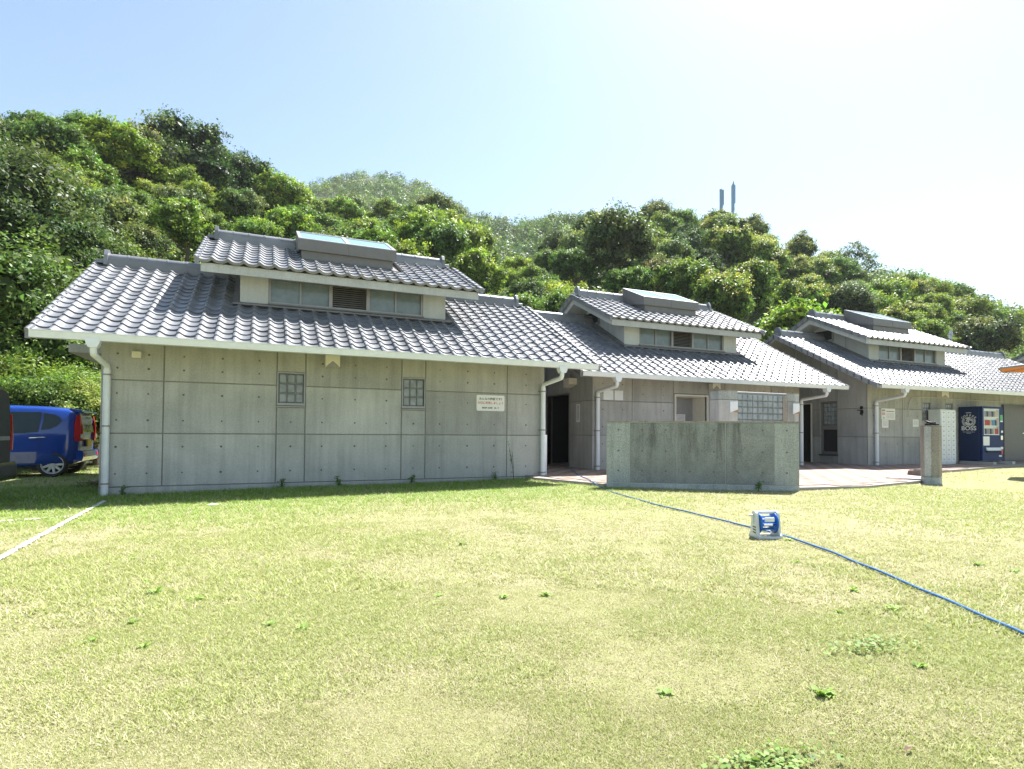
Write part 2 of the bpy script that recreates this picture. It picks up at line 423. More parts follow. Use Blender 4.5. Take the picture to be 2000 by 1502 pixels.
def downpipe(bld, x, yg, yw, ztop, zbase, brz):
    b = MB()
    b.prism([(x-.10, ztop+.02), (x+.10, ztop+.02), (x+.085, ztop-.06), (x+.055, ztop-.12), (x-.055, ztop-.12), (x-.085, ztop-.06)], 'y', yg-.075, yg+.065)
    b.tube([(x, yg, ztop-.10), (x, yg, ztop-.17), (x, yg+.02, ztop-.215), (x, yw-.04, 1.955), (x, yw, 1.91), (x, yw, 1.84)], .047, 14)
    b.tube([(x, yw, 1.88), (x, yw, zbase)], .053, 14)
    p = part(b, 'downpipe', M['white'], bld)
    for z in brz:
        k = MB(); k.tube([(x, yw, z-.013), (x, yw, z+.013)], .060, 14); k.box(x-.075, x-.055, yw-.008, yw+.12, z-.011, z+.011); k.box(x+.055, x+.075, yw-.008, yw+.02, z-.011, z+.011)
        part(k, 'pipe_bracket', M['alu'], p)

def building(label, x0, x1, y0, rx0, rx1, cx, dz=0, zone=0, zb=-.25, n_ind=300, front=None, side=None, side_hole=None, simple=False, dw=2.085, drw=2.79, gut=None, pipes=(), win=(), doors=(), zmin=-.07):
    B = base_at(thing('restroom_building', label, 'building'), (x0, y0, zb))
    yr = y0+2.68; run = 3.66; k = .542; ze = 2.29+dz; zr = ze+k*run; ye = yr-run
    yb = yr+2.68
    under = lambda y: zr - k*abs(y-yr) - .012 - .10           # slab underside
    # ---- walls
    wc = MB()
    T = .02
    holes = side_hole or []
    # front core (behind the panels), with openings left for windows and doors
    zt = under(y0+T)-.01
    ops = sorted([(a, b, c, d) for (a, b, c, d) in list(win)+[q[:4] for q in doors]])
    xs = x0+.002
    for (a, b, c, d) in ops:
        wc.box(xs, a, y0+T, y0+T+.12, zb, zt)
        if c > zb+.05: wc.box(a, b, y0+T, y0+T+.12, zb, c)
        wc.box(a, b, y0+T, y0+T+.12, d, zt); xs = b
    wc.box(xs, x1-.002, y0+T, y0+T+.12, zb, zt)
    # back wall, inside floor and side walls
    wc.box(x0+.01, x1-.01, yb-.15, yb, zb, under(yb)-.01)
    wc.box(x0+.3, x1-.3, y0+.3, yb-.2, zb, -.02)
    def side_wall(x, dpt):
        ys = sorted({y0+T+.12, yr, yb-.15, *[h[0] for h in holes if dpt > 0], *[h[1] for h in holes if dpt > 0]})
        for a, b in zip(ys[:-1], ys[1:]):
            hz = [h for h in holes if dpt > 0 and h[0]-.001 <= a and b <= h[1]+.001]
            zs = [(zb, min(under(a), under(b)))] if not hz else [(zb, hz[0][2]), (hz[0][3], min(under(a), under(b)))]
            for z0_, z1_ in zs:
                if z1_-z0_ > .02: wc.box(min(x, x+dpt), max(x, x+dpt), a, b, z0_, z1_)
            xa, xb = min(x, x+dpt), max(x, x+dpt); m = min(under(a), under(b))
            wc.add([(xa, a, m), (xb, a, m), (xb, a, under(a)), (xa, a, under(a)), (xa, b, m), (xb, b, m), (xb, b, under(b)), (xa, b, under(b))],
                   [(0, 1, 2, 3), (7, 6, 5, 4), (0, 4, 5, 1), (1, 5, 6, 2), (2, 6, 7, 3), (3, 7, 4, 0)])
    side_wall(x0+(T if side else 0), .12); side_wall(x1, -.12)
    wall = part(wc, 'wall', M['joint'] if not simple else M['conc'], B)
    # ---- concrete panels with recessed joints
    g = .0085
    th = []
    if front:
        for (a, b, rows) in front:
            for (c, d) in rows:
                d_ = min(d, under(y0)-.02)
                ea, eb = (0 if abs(a-x0) < .01 else g), (0 if abs(b-x1) < .01 else g)
                part(panel_front(MB(), a+ea, b-eb, c+(g if c > zmin-.01 else 0), d_-(g if d < 2.2 else 0), y0), 'concrete_panel', M['conc'], wall)
                if d_-c > .4 and c > -.1:
                    wd = b-a; nx = max(1, int(round(wd/.6))); nx = nx if wd > .55 else 1
                    for i in range(nx):
                        xx = a+wd*(i+.5)/nx if nx > 1 else (a+b)/2
                        rowsz = (c+.225, c+.675) if d_-c > .8 else (c+.225,)
                        if c > 1.5: rowsz = (c+.2, c+.44) if wd > .6 else (c+.44,)
                        for zz in rowsz:
                            if zz < d_-.05: th.append((xx, zz))
        t_ = MB()
        for xx, zz in th:
            r = .017*random.uniform(.8, 1.25); t_.add([(xx+r*math.cos(j*math.pi/4), y0-.0022, zz+r*math.sin(j*math.pi/4)) for j in range(8)]+[(xx, y0-.0028, zz)], [(j, (j+1) % 8, 8) for j in range(8)])
        part(t_, 'tie_hole', M['tiehole'], wall, stuff=True)
    if side:
        th = []
        for (a, b, rows) in side:
            for (c, d) in rows:
                if d > 2.2: tp = (under(a)-.01, under(b)-.01)
                else: tp = d-g
                part(panel_left(MB(), a+(.004 if abs(a-y0) < .01 else g), b-g, c+(g if c > zmin-.01 else 0), tp, x0), 'concrete_panel', M['conc'], wall)
    # ---- roof slab + tiles
    roof = part(chevron(rx0+.05, rx1-.05, yr, run, zr, k, .012, .10, .13), 'roof', M['conc_light'], B)
    tiles = []
    def cover(xa, xb, yr_, run_, zr_, k_, rows, skip=None, both=True):
        n = int(round((xb-xa)/TW)); off = (xb-xa-n*TW)/2
        L = run_*math.hypot(1, k_)/rows; c = 1/math.hypot(1, k_)
        for fr in ((True, False) if both else (True,)):
            F = slope_frame(0, 0, k_, fr); F = F.copy(); F[:, 1] *= L/TL
            for r in range(rows):
                yy = yr_-run_+r*L*c; zz = zr_-k_*run_+r*L*k_*c
                if not fr: yy = 2*yr_-yy
                for i in range(n):
                    xx = xa+off+i*TW
                    if skip and skip(xx+TW/2, yy+(.5*L*c if fr else -.5*L*c)): continue
                    org = np.array([xx if fr else xx+TW, yy, zz]) + np.random.uniform(-1, 1, 3)*np.array([.003, .004, .0025])
                    tiles.append((r == 0, F, org, fr))
    yd = y0+.94
    if not simple or cx is not None:
        skip = lambda x, y: cx-dw-.02 < x < cx+dw+.02 and yd+.03 < y < 2*yr-yd-.03
    else: skip = None
    cover(rx0, rx1, yr, run, zr, k, 17, skip)
    verge(roof, rx0, yr, run, zr, k, -1); verge(roof, rx1, yr, run, zr, k, 1)
    if cx is None: ridge(roof, rx0+.2, rx1-.2, yr, zr)
    else:
        ridge(roof, rx0+.2, cx-dw-.03, yr, zr, True, False); ridge(roof, cx+dw+.03, rx1-.38, yr, zr, False, True)
    droof = None
    if cx is not None:
        # ---- raised clerestory with its own roof
        kd, rund = .48, 2.17; zdr = 5.07+dz; dye = yr-rund
        du = lambda y: zdr - kd*abs(y-yr) - .05 - .16
        xa, xb = cx-dw, cx+dw; zs = 3.385+dz
        cw = MB(); ytop = du(yd)-.005
        cw.box(xa, xa+.51, yd, yd+.14, zs-.35, ytop); cw.box(xb-.51, xb, yd, yd+.14, zs-.35, ytop); cw.box(xa+.51, xb-.51, yd+.03, yd+.14, zs-.3, zs+.03)
        for x in (xa, xb-.14):
            for a, b in ((yd+.14, yr), (yr, 2*yr-yd)):
                lo = zr-k*(yr-yd)-.25
                cw.add([(x, a, lo), (x+.14, a, lo), (x+.14, a, du(a)), (x, a, du(a)), (x, b, lo), (x+.14, b, lo), (x+.14, b, du(b)), (x, b, du(b))],
                       [(0, 1, 2, 3), (7, 6, 5, 4), (0, 4, 5, 1), (1, 5, 6, 2), (2, 6, 7, 3), (3, 7, 4, 0)])
        cw.box(xa+.14, xb-.14, 2*yr-yd-.14, 2*yr-yd, zs-.5, du(yd))
        cl = part(cw, 'clerestory', M['conc_light'], B)
        # gable joints and vent of the left cheek
        v = MB(); v.box(xa-.012, xa+.01, yr-.42, yr+.34, 4.28+dz, 4.62+dz); part(v, 'gable_vent', M['dark'], cl)
        v = MB(); v.box(xa-.05, xa-.013, yr-.46, yr-.42, 4.24+dz, 4.66+dz); v.box(xa-.05, xa-.013, yr+.34, yr+.38, 4.24+dz, 4.66+dz); v.box(xa-.06, xa-.013, yr-.46, yr+.38, 4.20+dz, 4.24+dz); part(v, 'vent_frame', M['alu'], cl)
        v = MB(); v.box(xa-.004, xa+.01, yr-.92, yr-.90, zs+.15, du(yr-.91)); part(v, 'wall_joint', M['joint'], cl)
        # windows and louvre
        y = yd+.035; z0, z1 = zs+.05, min(ytop, zs+.55); xw = xa+.515; xe = xb-.515; W = xe-xw
        l0, l1 = xw+W*.385, xw+W*.615
        f = MB()
        for x in (xw, xe-.04): f.box(x, x+.04, y-.02, y+.09, z0, z1)
        for x in (l0-.055, l1-.015): f.box(x, x+.07, y-.025, y+.09, z0, z1)
        for (a, b) in ((xw+.04, l0-.055), (l0+.015, l1-.015), (l1+.055, xe-.04)): f.box(a, b, y-.02, y+.09, z0, z0+.035); f.box(a, b, y-.02, y+.09, z1-.02, z1)
        for (a, b) in ((xw+.04, l0-.055), (l1+.055, xe-.04)): m_ = (a+b)/2; f.box(m_-.018, m_+.018, y-.012, y+.06, z0+.035, z1-.02)
        fr_ = part(f, 'window_frame', M['alu'], cl)
        for (a, b) in ((xw+.04, l0-.055), (l1+.055, xe-.04)):
            m_ = (a+b)/2
            for p0, p1, off in ((a, m_-.019, 0), (m_+.019, b, .02)):
                part(MB().box(p0+.001, p1-.001, y+.02+off, y+.03+off, z0+.036, z1-.021), 'pane', M['frost'], cl)
        part(MB().box(l0+.016, l1-.016, y+.075, y+.085, z0+.036, z1-.021), 'louvre_back', M['dark'], cl)
        ns = 11
        for i in range(ns):
            zz = z0+.04+(z1-.03-z0-.04)*i/(ns-1)
            part(MB().prism([(y-.005, zz-.016), (y, zz-.008), (y+.05, zz+.02), (y+.05, zz+.012)], 'x', l0+.017, l1-.017), 'louvre_slat', M['alu'], cl)
        s_ = MB(); s_.prism([(yd-.16, zs-.055), (yd-.16, zs-.03), (yd-.05, zs+.015), (yd+.03, zs+.03), (yd+.03, zs-.06), (yd-.05, zs-.08)], 'x', xa-.12, xb+.12)
        s_.prism([(yd-.06, zs+.016), (yd-.06, zs+.042), (yd+.03, zs+.055), (yd+.03, zs+.031)], 'x', xa+.5, xb-.5)
        for x, q in ((xa-.12, .1), (xb+.02, .1)):
            yA, yB = yd-.05, yr-.05; zA, zB = zs-.03, zr+.0
            s_.add([(x, yA, zA-.08), (x+q, yA, zA-.08), (x+q, yA, zA+.06), (x, yA, zA+.03), (x, yB, zB-.08), (x+q, yB, zB-.08), (x+q, yB, zB+.1), (x, yB, zB+.06)],
                   [(0, 1, 2, 3), (7, 6, 5, 4), (0, 4, 5, 1), (1, 5, 6, 2), (2, 6, 7, 3), (3, 7, 4, 0)])
        part(s_, 'flashing', M['sheet'], cl)
        droof = part(chevron(cx-drw+.05, cx+drw-.05, yr, rund, zdr, kd, .05, .165, .06), 'clerestory_roof', M['conc_light'], B)
        sx0, sx1 = cx-1.0, cx+1.13
        sk = lambda x, y: sx0-.02 < x < sx1+.02 and y > yr-rund+.98 and y < yr+.35
        n0 = len(tiles); cover(cx-drw, cx+drw, yr, rund, zdr, kd, 9, sk)
        for i in range(n0, len(tiles)): tiles[i] = tiles[i]+(1,)
        verge(droof, cx-drw, yr, rund, zdr, kd, -1); verge(droof, cx+drw, yr, rund, zdr, kd, 1)
        ridge(droof, cx-drw+.2, sx0-.02, yr, zdr, True, False); ridge(droof, sx1+.02, cx+drw-.32, yr, zdr, False, True)
        # ---- skylight
        zp = lambda y: zdr-kd*abs(y-yr)
        y1, y2 = yr-1.12, yr-.12; sxa, sxb = sx0+.02, sx1-.06
        c = MB(); c.prism([(y1-.12, zp(y1-.12)-.04), (y1-.12, zp(y1-.12)+.045), (y1+.0, zp(y1)+.05), (y1+.0, zp(y1)+.27), (y2, zp(y2)+.27), (y2, zp(y2)+.02), (y2+.5, zp(y2)-.05)], 'x', sxa+.05, sxb-.05)
        c.prism([(y1-.13, zp(y1-.13)-.04), (y1-.13, zp(y1-.13)+.04), (y2+.3, zp(y2)+.10), (y2+.3, zp(y2)-.05)], 'x', sxa-.06, sxb+.06)
        sl = part(c, 'skylight', M['sheet'], B)
        t0, t1 = zp(y1)+.455, zp(y2)+.455
        hd = MB(); hd.prism([(y1-.06, t0-.235), (y1-.06, t0), (y2+.05, t1+.02), (y2+.05, t1-.5)], 'x', sxa-.02, sxb+.02)
        xm = (sxa+sxb)/2; hd.box(xm-.012, xm+.012, y1-.068, y1-.06, t0-.235, t0)
        part(hd, 'skylight_hood', M['sheet'], sl, bevel=.006)
        dy = y2+.05-(y1-.06); dz_ = t1+.02-t0
        P = lambda x, t, h: (x, y1-.06+dy*t, t0+dz_*t+h)
        for (a, b) in ((sxa+.05, xm-.05), (xm+.05, sxb-.05)):
            m_ = MB(); m_.add([P(a, .07, .006), P(b, .07, .006), P(b, .93, .006), P(a, .93, .006), P(a, .07, .0), P(b, .07, .0), P(b, .93, .0), P(a, .93, .0)], [(0, 1, 2, 3), (0, 4, 5, 1), (1, 5, 6, 2), (2, 6, 7, 3), (3, 7, 4, 0)])
            part(m_, 'skylight_pane', M['skyl'], sl)
        fm = MB()
        for (a, b, ta, tb) in ((sxa-.02, sxa+.05, 0, 1), (xm-.05, xm+.05, 0, 1), (sxb-.05, sxb+.02, 0, 1), (sxa+.05, xm-.05, .93, 1), (xm+.05, sxb-.05, .93, 1), (sxa+.05, xm-.05, 0, .07), (xm+.05, sxb-.05, 0, .07)):
            fm.add([P(a, ta, .018), P(b, ta, .018), P(b, tb, .018), P(a, tb, .018), P(a, ta, .001), P(b, ta, .001), P(b, tb, .001), P(a, tb, .001)], [(0, 1, 2, 3), (0, 4, 5, 1), (1, 5, 6, 2), (2, 6, 7, 3), (3, 7, 4, 0)])
        part(fm, 'skylight_frame', M['alul'], sl)
    # nearest front tiles one by one, the rest joined
    order = sorted(range(len(tiles)), key=lambda i: (0 if tiles[i][3] else 1, np.linalg.norm(tiles[i][2]-CAMP)))
    ind = order[:n_ind]; rest = order[n_ind:]
    for i in ind:
        e, F, org = tiles[i][:3]; par = droof if len(tiles[i]) > 4 else roof
        o = link('roof_tile', TME[e], par)
        if len(tiles[i]) > 4 or abs(F[1, 1]) >= 0:
            m4 = Matrix([[*F[0], org[0]], [*F[1], org[1]], [*F[2], org[2]], [0, 0, 0, 1]]); o.matrix_basis = m4
    r1 = [tiles[i][:3] for i in rest if len(tiles[i]) == 4]; r2 = [tiles[i][:3] for i in rest if len(tiles[i]) > 4]
    if r1: join_tiles(r1, 'roof_tiles', roof)
    if r2: join_tiles(r2, 'roof_tiles', droof)
    # ---- gutter and pipes
    if gut:
        ga, gb = gut; yg = ye+.03; zt_ = ze+.06
        b = MB(); b.prism([(yg-.06, zt_-.115), (yg-.075, zt_-.02), (yg-.085, zt_-.015), (yg-.085, zt_), (yg-.065, zt_), (yg-.05, zt_-.10), (yg+.05, zt_-.10), (yg+.05, zt_-.02), (yg+.06, zt_-.02), (yg+.06, zt_-.115)], 'x', ga, gb)
        for x in (ga, gb-.006): b.box(x, x+.006, yg-.07, yg+.055, zt_-.11, zt_-.012)
        for x in np.arange(ga+2.6, gb-1, 3.9): b.prism([(yg-.064, zt_-.119), (yg-.080, zt_-.02), (yg-.09, zt_-.015), (yg-.09, zt_+.003), (yg+.062, zt_+.003), (yg+.062, zt_-.119)], 'x', x, x+.06)
        gt = part(b, 'gutter', M['white'], B)
        for (x, zbase, brz) in pipes: downpipe(B, x, yg, y0-.085, zt_-.10, zbase, brz)
    for (a, b, c, d) in win: block_window(B, a+.004, b-.004, c+.03, d-.002, y0+.012)
    return B, wall, roof

random.seed(3); np.random.seed(3)
# ================================================================== SETTING
def grid_sheet(name, mat, xs, ys, zf):
    vs = [(x, y, zf(x, y)) for y in ys for x in xs]; n = len(xs)
    fs = [(j*n+i, j*n+i+1, (j+1)*n+i+1, (j+1)*n+i) for j in range(len(ys)-1) for i in range(n-1)]
    b = MB(); b.add(vs, fs, True); return struct(b, name, mat)
lx = np.concatenate([[-400, -150, -60, -30], np.arange(-16, 30.1, .5), [40, 60, 120, 400]])
ly = np.concatenate([[-400, -120, -40, -15], np.arange(-6, 20.1, .5), [24, 40]])
grid_sheet('lawn', M['lawn'], lx, ly, ground_z)

# terracotta paving between the lawn and the buildings
PZ = -.045
pv_poly = [(5.3, 10.95), (5.9, 9.22), (8.82, 7.42), (10.4, 7.2), (12.7, 7.66), (14.7, 8.5), (16.8, 9.6), (23.2, 10.75), (34, 12.4), (34, 18), (5.3, 18)]
pv = struct(MB().prism(pv_poly, 'z', -.3, PZ-.012), 'paving', M['grout'])
def inside(poly, x, y):
    c = False; n = len(poly)
    for i in range(n):
        (x1, y1), (x2, y2) = poly[i], poly[(i+1) % n]
        if (y1 > y) != (y2 > y) and x < (x2-x1)*(y-y1)/(y2-y1)+x1: c = not c
    return c
pts = []
for i in range(-5, 110):
    for j in range(-5, 60):
        x, y = 5+i*.3+.15, 7+j*.3+.15
        if y > 18 or not all(inside(pv_poly, x+a, y+b_2) for a in (-.15, .15) for b_2 in (-.15, .15)): continue
        if 7.8 < x < 15.1 and y > 12.75 or 17.3 < x and y > 12.05: continue
        pts.append((math.hypot(x, y), x, y, (i+j) % 2))
pts.sort()
PT = []
for k in (0, 1):
    b = MB(); q = .0045; e = .004
    b.add([(-.15+q, -.15+q, -.012), (.15-q, -.15+q, -.012), (.15-q, .15-q, -.012), (-.15+q, .15-q, -.012), (-.15+q+e, -.15+q+e, 0), (.15-q-e, -.15+q+e, 0), (.15-q-e, .15-q-e, 0), (-.15+q+e, .15-q-e, 0)],
          [(4, 5, 6, 7), (0, 1, 5, 4), (1, 2, 6, 5), (2, 3, 7, 6), (3, 0, 4, 7)])
    PT.append(b.mesh('paving_tile', M['tileB' if k else 'tileA']))
for d, x, y, k in pts[:300]:
    o = link('paving_tile', PT[k], pv); o.location = (x, y, PZ+random.uniform(-.001, .001))
for k in (0, 1):
    b = MB()
    for d, x, y, kk in pts[300:]:
        if kk == k: q = .1455; b.add([(x-q, y-q, PZ-.012), (x+q, y-q, PZ-.012), (x+q, y+q, PZ-.012), (x-q, y+q, PZ-.012), (x-q, y-q, PZ), (x+q, y-q, PZ), (x+q, y+q, PZ), (x-q, y+q, PZ)], [(4, 5, 6, 7), (0, 1, 5, 4), (1, 2, 6, 5), (2, 3, 7, 6), (3, 0, 4, 7)])
    part(b, 'paving_tiles', M['tileB' if k else 'tileA'], pv, stuff=True)

# white line marks on the grass
def chalk(p, q, wd, nm='white_line'):
    p, q = Vector((*p, 0)), Vector((*q, 0)); d = (q-p); L = d.length; d.normalize(); n = Vector((-d.y, d.x, 0))
    b = MB(); k = int(L/.02)
    vs, fs = [], []
    for i in range(k+1):
        c = p+d*(L*i/k); a = wd/2*random.uniform(.55, 1.2); e = wd/2*random.uniform(.55, 1.2)
        for t in (a, -e): v = c+n*t; vs.append((v.x, v.y, ground_z(v.x, v.y)+.012+random.uniform(0, .01)))
    for i in range(k):
        if random.random() > .1: fs.append((2*i+1, 2*i+3, 2*i+2, 2*i))
    b.add(vs, fs); return struct(b, nm, M['chalk'])
CH = [((-2.18, 10.55), (-1.9, 4.2), .062), ((-5.0, 8.0), (-2.16, 8.72), .05)]
for c in CH: chalk(*c)

# ================================================================== BUILDINGS
zb = -.3
rows = [(-.07, .83), (.83, 1.73), (1.73, 3)]
wrow = [(-.07, .83), (.83, 1.335), (1.985, 3)]
F1 = [(-2.46, 5.76, [(zb, -.07)]), (-2.46, -1.56, rows), (-1.56, .24, rows), (.24, .74, wrow), (.74, 2.56, rows), (2.56, 3.05, wrow), (3.05, 4.86, rows), (4.86, 5.76, rows)]
B1, W1, _ = building('grey concrete building with tiled roof nearest the camera, behind the lawn', -2.46, 5.76, 11.44, -3.14, 6.56, 1.65, front=F1, zb=zb, gut=(-3.13, 6.53),
    pipes=[(-2.36, -.22, (1.80, .95, .0)), (5.69, -.14, (1.80, .95, .02))], win=[(.24, .74, 1.335, 1.985), (2.56, 3.05, 1.335, 1.985)])
r2 = [(-.06, .83), (.83, 1.73), (1.73, 3)]
F2 = [(7.75, 8.97, r2), (8.97, 10.33, r2), (10.33, 11.56, [(1.99, 3)]), (11.56, 12.16, r2), (12.16, 13.96, r2), (13.96, 15.14, r2)]
S2 = [(12.65, 13.84, r2), (13.84, 15.2, [(1.95, 3)]), (15.2, 15.33, r2), (15.33, 17.95, r2)]
B2, W2, _ = building('grey concrete building with tiled roof in the middle, behind the low screen wall', 7.75, 15.14, 12.65, 6.86, 16.0, 11.445, front=F2, side=S2, side_hole=[(13.84, 15.2, -.06, 1.95)], zb=zb, gut=(6.87, 15.97),
    pipes=[(7.86, -.05, (1.80, .95, .05)), (15.12, -.05, (1.80, .95, .05))], doors=[(10.40, 11.49, -.06, 1.93)], zmin=-.06)
F3 = [(17.25, 18.94, r2), (18.94, 19.94, r2), (19.94, 20.4, [(-.06, .83), (.83, 1.38), (1.985, 3)]), (20.4, 21.2, r2), (21.2, 21.62, [(-.06, .83), (.83, 1.38), (1.985, 3)]), (21.62, 22.62, r2), (22.62, 24.35, r2), (24.35, 26.15, r2), (26.15, 29.5, r2)]
S3 = [(11.95, 12.98, r2), (12.98, 13.6, [(-.06, .24), (1.985, 3)]), (13.6, 13.95, r2), (13.95, 14.5, [(1.93, 3)]), (14.5, 14.63, r2), (14.63, 17.25, r2)]
B3, W3, _ = building('grey concrete building with tiled roof on the right, behind the blue vending machine', 17.25, 29.5, 11.95, 16.3, 30.3, 20.77, dz=.03, front=F3, side=S3, side_hole=[(12.98, 13.6, .24, 1.985), (13.95, 14.5, -.06, 1.93)], zb=zb, gut=(16.4, 30.25),
    pipes=[(17.55, -.05, (1.80, .95, .05)), (25.9, -.05, (1.80, .95))], win=[(19.94, 20.4, 1.38, 1.985), (21.2, 21.62, 1.38, 1.985)], n_ind=260, zmin=-.06)
B4, W4, _ = building('partly cropped tiled roof building at the far right edge', 33.9, 42, 13.2, 34.3, 43, 37.75, front=None, zb=zb, n_ind=40, gut=(34.4, 42.9), simple=True)

# wall fittings
b = MB().box(-2.02, -1.885, 11.33, 11.44, 2.10, 2.21); part(b, 'wall_box', M['cream'], B1, bevel=.008)
hood(B1, 1.08, 1.34, 2.09, 2.33, 11.44)
hood(B2, 11.56, 11.84, 2.12, 2.31, 12.65)
hood(B3, 20.71, 21.08, 2.13, 2.37, 11.95)
b = MB(); b.prism([(13.75, 2.12), (13.75, 2.36), (13.45, 2.36), (13.45, 2.20)], 'x', 7.50, 7.75); part(b, 'vent_hood', M['cream'], B2)
b = MB().box(5.765, 5.82, 11.41, 11.52, -.12, .84); part(b, 'pipe_cover', M['white'], B1, bevel=.006)
part(MB().box(-3.18, -2.48, 12.5, 17.2, 2.27, 2.42), 'gable_beam', M['conc_light'], B1)
# back of the passages
for B, xa, xb, y in ((B2, 5.78, 7.73, 16.6), (B3, 15.16, 17.23, 16.4)):
    part(MB().box(xa, xb, y, y+.15, -.1, 2.9), 'passage_wall', M['conc'], B)
# doorway of the middle building (open, unlit inside)
d = MB(); d.box(7.72, 7.92, 13.80, 13.84, -.05, 1.99); d.box(7.72, 7.92, 15.2, 15.24, -.05, 1.99); d.box(7.72, 7.92, 13.84, 15.2, 1.95, 1.99)
dr = part(d, 'doorway', M['alu'], B2)
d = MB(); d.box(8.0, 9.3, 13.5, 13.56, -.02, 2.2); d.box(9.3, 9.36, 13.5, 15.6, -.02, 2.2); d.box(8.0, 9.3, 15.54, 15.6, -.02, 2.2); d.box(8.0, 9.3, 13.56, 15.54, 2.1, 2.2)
part(d, 'shade_lining', M['dark'], dr)  # near-black box added to keep the doorway dark, interior shade put into its colour
# recessed steel door of the middle building
d = MB(); y = 12.65
d.box(10.36, 10.40, y-.03, y+.06, -.05, 1.97); d.box(11.49, 11.53, y-.03, y+.06, -.05, 1.97); d.box(10.40, 11.49, y-.03, y+.06, 1.93, 1.97)
dr = part(d, 'door_frame', M['cream'], B2)
d = MB(); d.box(11.47, 11.489, y+.06, y+.62, -.05, 1.93); d.box(10.401, 10.42, y+.06, y+.62, -.05, 1.93); d.box(10.42, 11.47, y+.06, y+.62, 1.91, 1.929); part(d, 'door_reveal', M['cream'], dr)
part(MB().box(10.42, 11.47, y+.56, y+.60, -.04, 1.91), 'door_leaf', M['greydoor'], dr)
part(MB().box(10.50, 10.545, y+.545, y+.56, 1.52, 1.74), 'door_handle', M['darkdoor'], dr)
# side wall openings of the right building
d = MB(); d.box(17.30, 17.42, 12.98, 13.02, .25, 1.98); d.box(17.30, 17.42, 13.56, 13.6, .25, 1.98); d.box(17.30, 17.42, 13.02, 13.56, 1.95, 1.98); d.box(17.30, 17.42, 13.02, 13.56, 1.06, 1.20)
d.box(17.30, 17.42, 13.02, 13.56, .25, .33); d.box(17.40, 17.42, 13.02, 13.56, 1.20, 1.95)
sw = part(d, 'window', M['alu'], B3)
glass_blocks(sw, 13.03, 13.55, 1.22, 1.94, 17.32, 4, 5, 'gblock', 'left')
part(MB().box(17.37, 17.38, 13.02, 13.56, .33, 1.06), 'pane', M['dark'], sw)
part(MB().box(17.20, 17.34, 12.95, 13.63, .19, .24), 'sill', M['darkdoor'], sw)
d = MB(); d.box(17.22, 17.37, 13.91, 13.95, -.05, 1.97); d.box(17.22, 17.37, 14.5, 14.54, -.05, 1.97); d.box(17.22, 17.37, 13.95, 14.5, 1.93, 1.97)
dr = part(d, 'doorway', M['cream'], B3)
part(MB().box(17.36, 17.40, 13.95, 14.5, -.05, 1.93), 'door_leaf', M['dark'], dr)  # near-black sheet across the opening, standing in for the shade inside
# dark grey door leaf by the vending machine
d = MB(); d.box(24.45, 26.1, 11.86, 11.94, 0.0, 2.02); dl = part(d, 'dark_door', M['darkdoor'], B3, bevel=.006)
part(MB().box(25.55, 25.68, 11.83, 11.86, .98, 1.01), 'door_handle', M['chrome'], dl)
# cable along the eaves of the right building
c = MB(); pts_ = []
for i in range(13):
    a = math.pi*(.5+.5*i/12*1.3); pts_.append((19.45+.3*math.cos(a)+.05, 11.92, 1.72+.42*math.sin(a)+.0))
pts_ = [(24.5, 11.92, 2.12), (22.5, 11.92, 2.12), (20.3, 11.92, 2.15)]+pts_
c.tube(pts_, .010, 6); part(c, 'cable', M['cable'], B3)

# ---- notices and signs
def sign_sheet(name, mtx, wd, ht, label, cat, mat='paper', r=.0, th=.006, group=None):
    pl = [(-wd/2, -ht/2), (wd/2, -ht/2), (wd/2, ht/2), (-wd/2, ht/2)] if not r else \
        [(sx*(wd/2-r)+r*math.cos(a), sy*(ht/2-r)+r*math.sin(a)) for sx, sy, a0 in ((1, 1, 0), (-1, 1, 90), (-1, -1, 180), (1, -1, 270)) for a in [R_(a0+t) for t in (0, 30, 60, 90)]]
    o = link(name, MB().prism(pl, 'z', 0, th).mesh(name, M[mat])); o.matrix_world = mtx; tag(o, label, cat, group); return o
def write(o, s, size, x, y, mat='ink', bold=.0, align='CENTER', th=.0075):
    me = text_mesh(s, size, M[mat], Matrix.Translation((x, y, th)), align, bold)
    t = link('lettering', me, o); return t
def bars(o, x0, x1, ys, mat='ink', h=.006, th=.0075, gaps=True):
    b = MB()
    for y in ys:
        x = x0
        while x < x1:
            L = random.uniform(.01, .03); b.box(x, min(x1, x+L), y-h/2, y+h/2, th-.001, th); x += L+.006
    return part(b, 'printed_text', M[mat], o)
sg = sign_sheet('wall_sign', face_front(4.475, 11.437, 1.515), .64, .335, 'white sign with black and red Japanese lettering on the left concrete wall', 'sign', r=.03)
write(sg, 'みんなの施設です!!', .062, 0, .085, 'ink', .001)
write(sg, '大切に利用しましょう', .060, 0, .0, 'redink', .001)
write(sg, '豊浜町 広島県　呉ノ下', .038, 0, -.105, 'ink', .001)
PG = 'pair of pale notices beside the downpipe'
sign_sheet('notice', face_front(8.225, 12.647, 1.88), .30, .25, 'pale grey notice nearest the downpipe on the middle building', 'notice', 'white', group=PG)
sign_sheet('notice', face_front(8.545, 12.647, 1.88), .26, .25, 'pale grey notice on the middle building, the one farther from the downpipe', 'notice', 'white', group=PG)
n_ = sign_sheet('notice', face_left(7.747, 13.37, 1.42), .19, .48, 'tall narrow notice beside the dark open doorway', 'notice'); bars(n_, -.05, -.02, [.2-.03*i for i in range(14)], h=.018); bars(n_, .02, .05, [.2-.03*i for i in range(13)], h=.018)
n_ = sign_sheet('notice', face_front(11.03, 13.205, 1.30), .33, .30, 'white paper taped to the recessed grey door', 'notice'); bars(n_, -.12, .12, [.1-.04*i for i in range(6)])
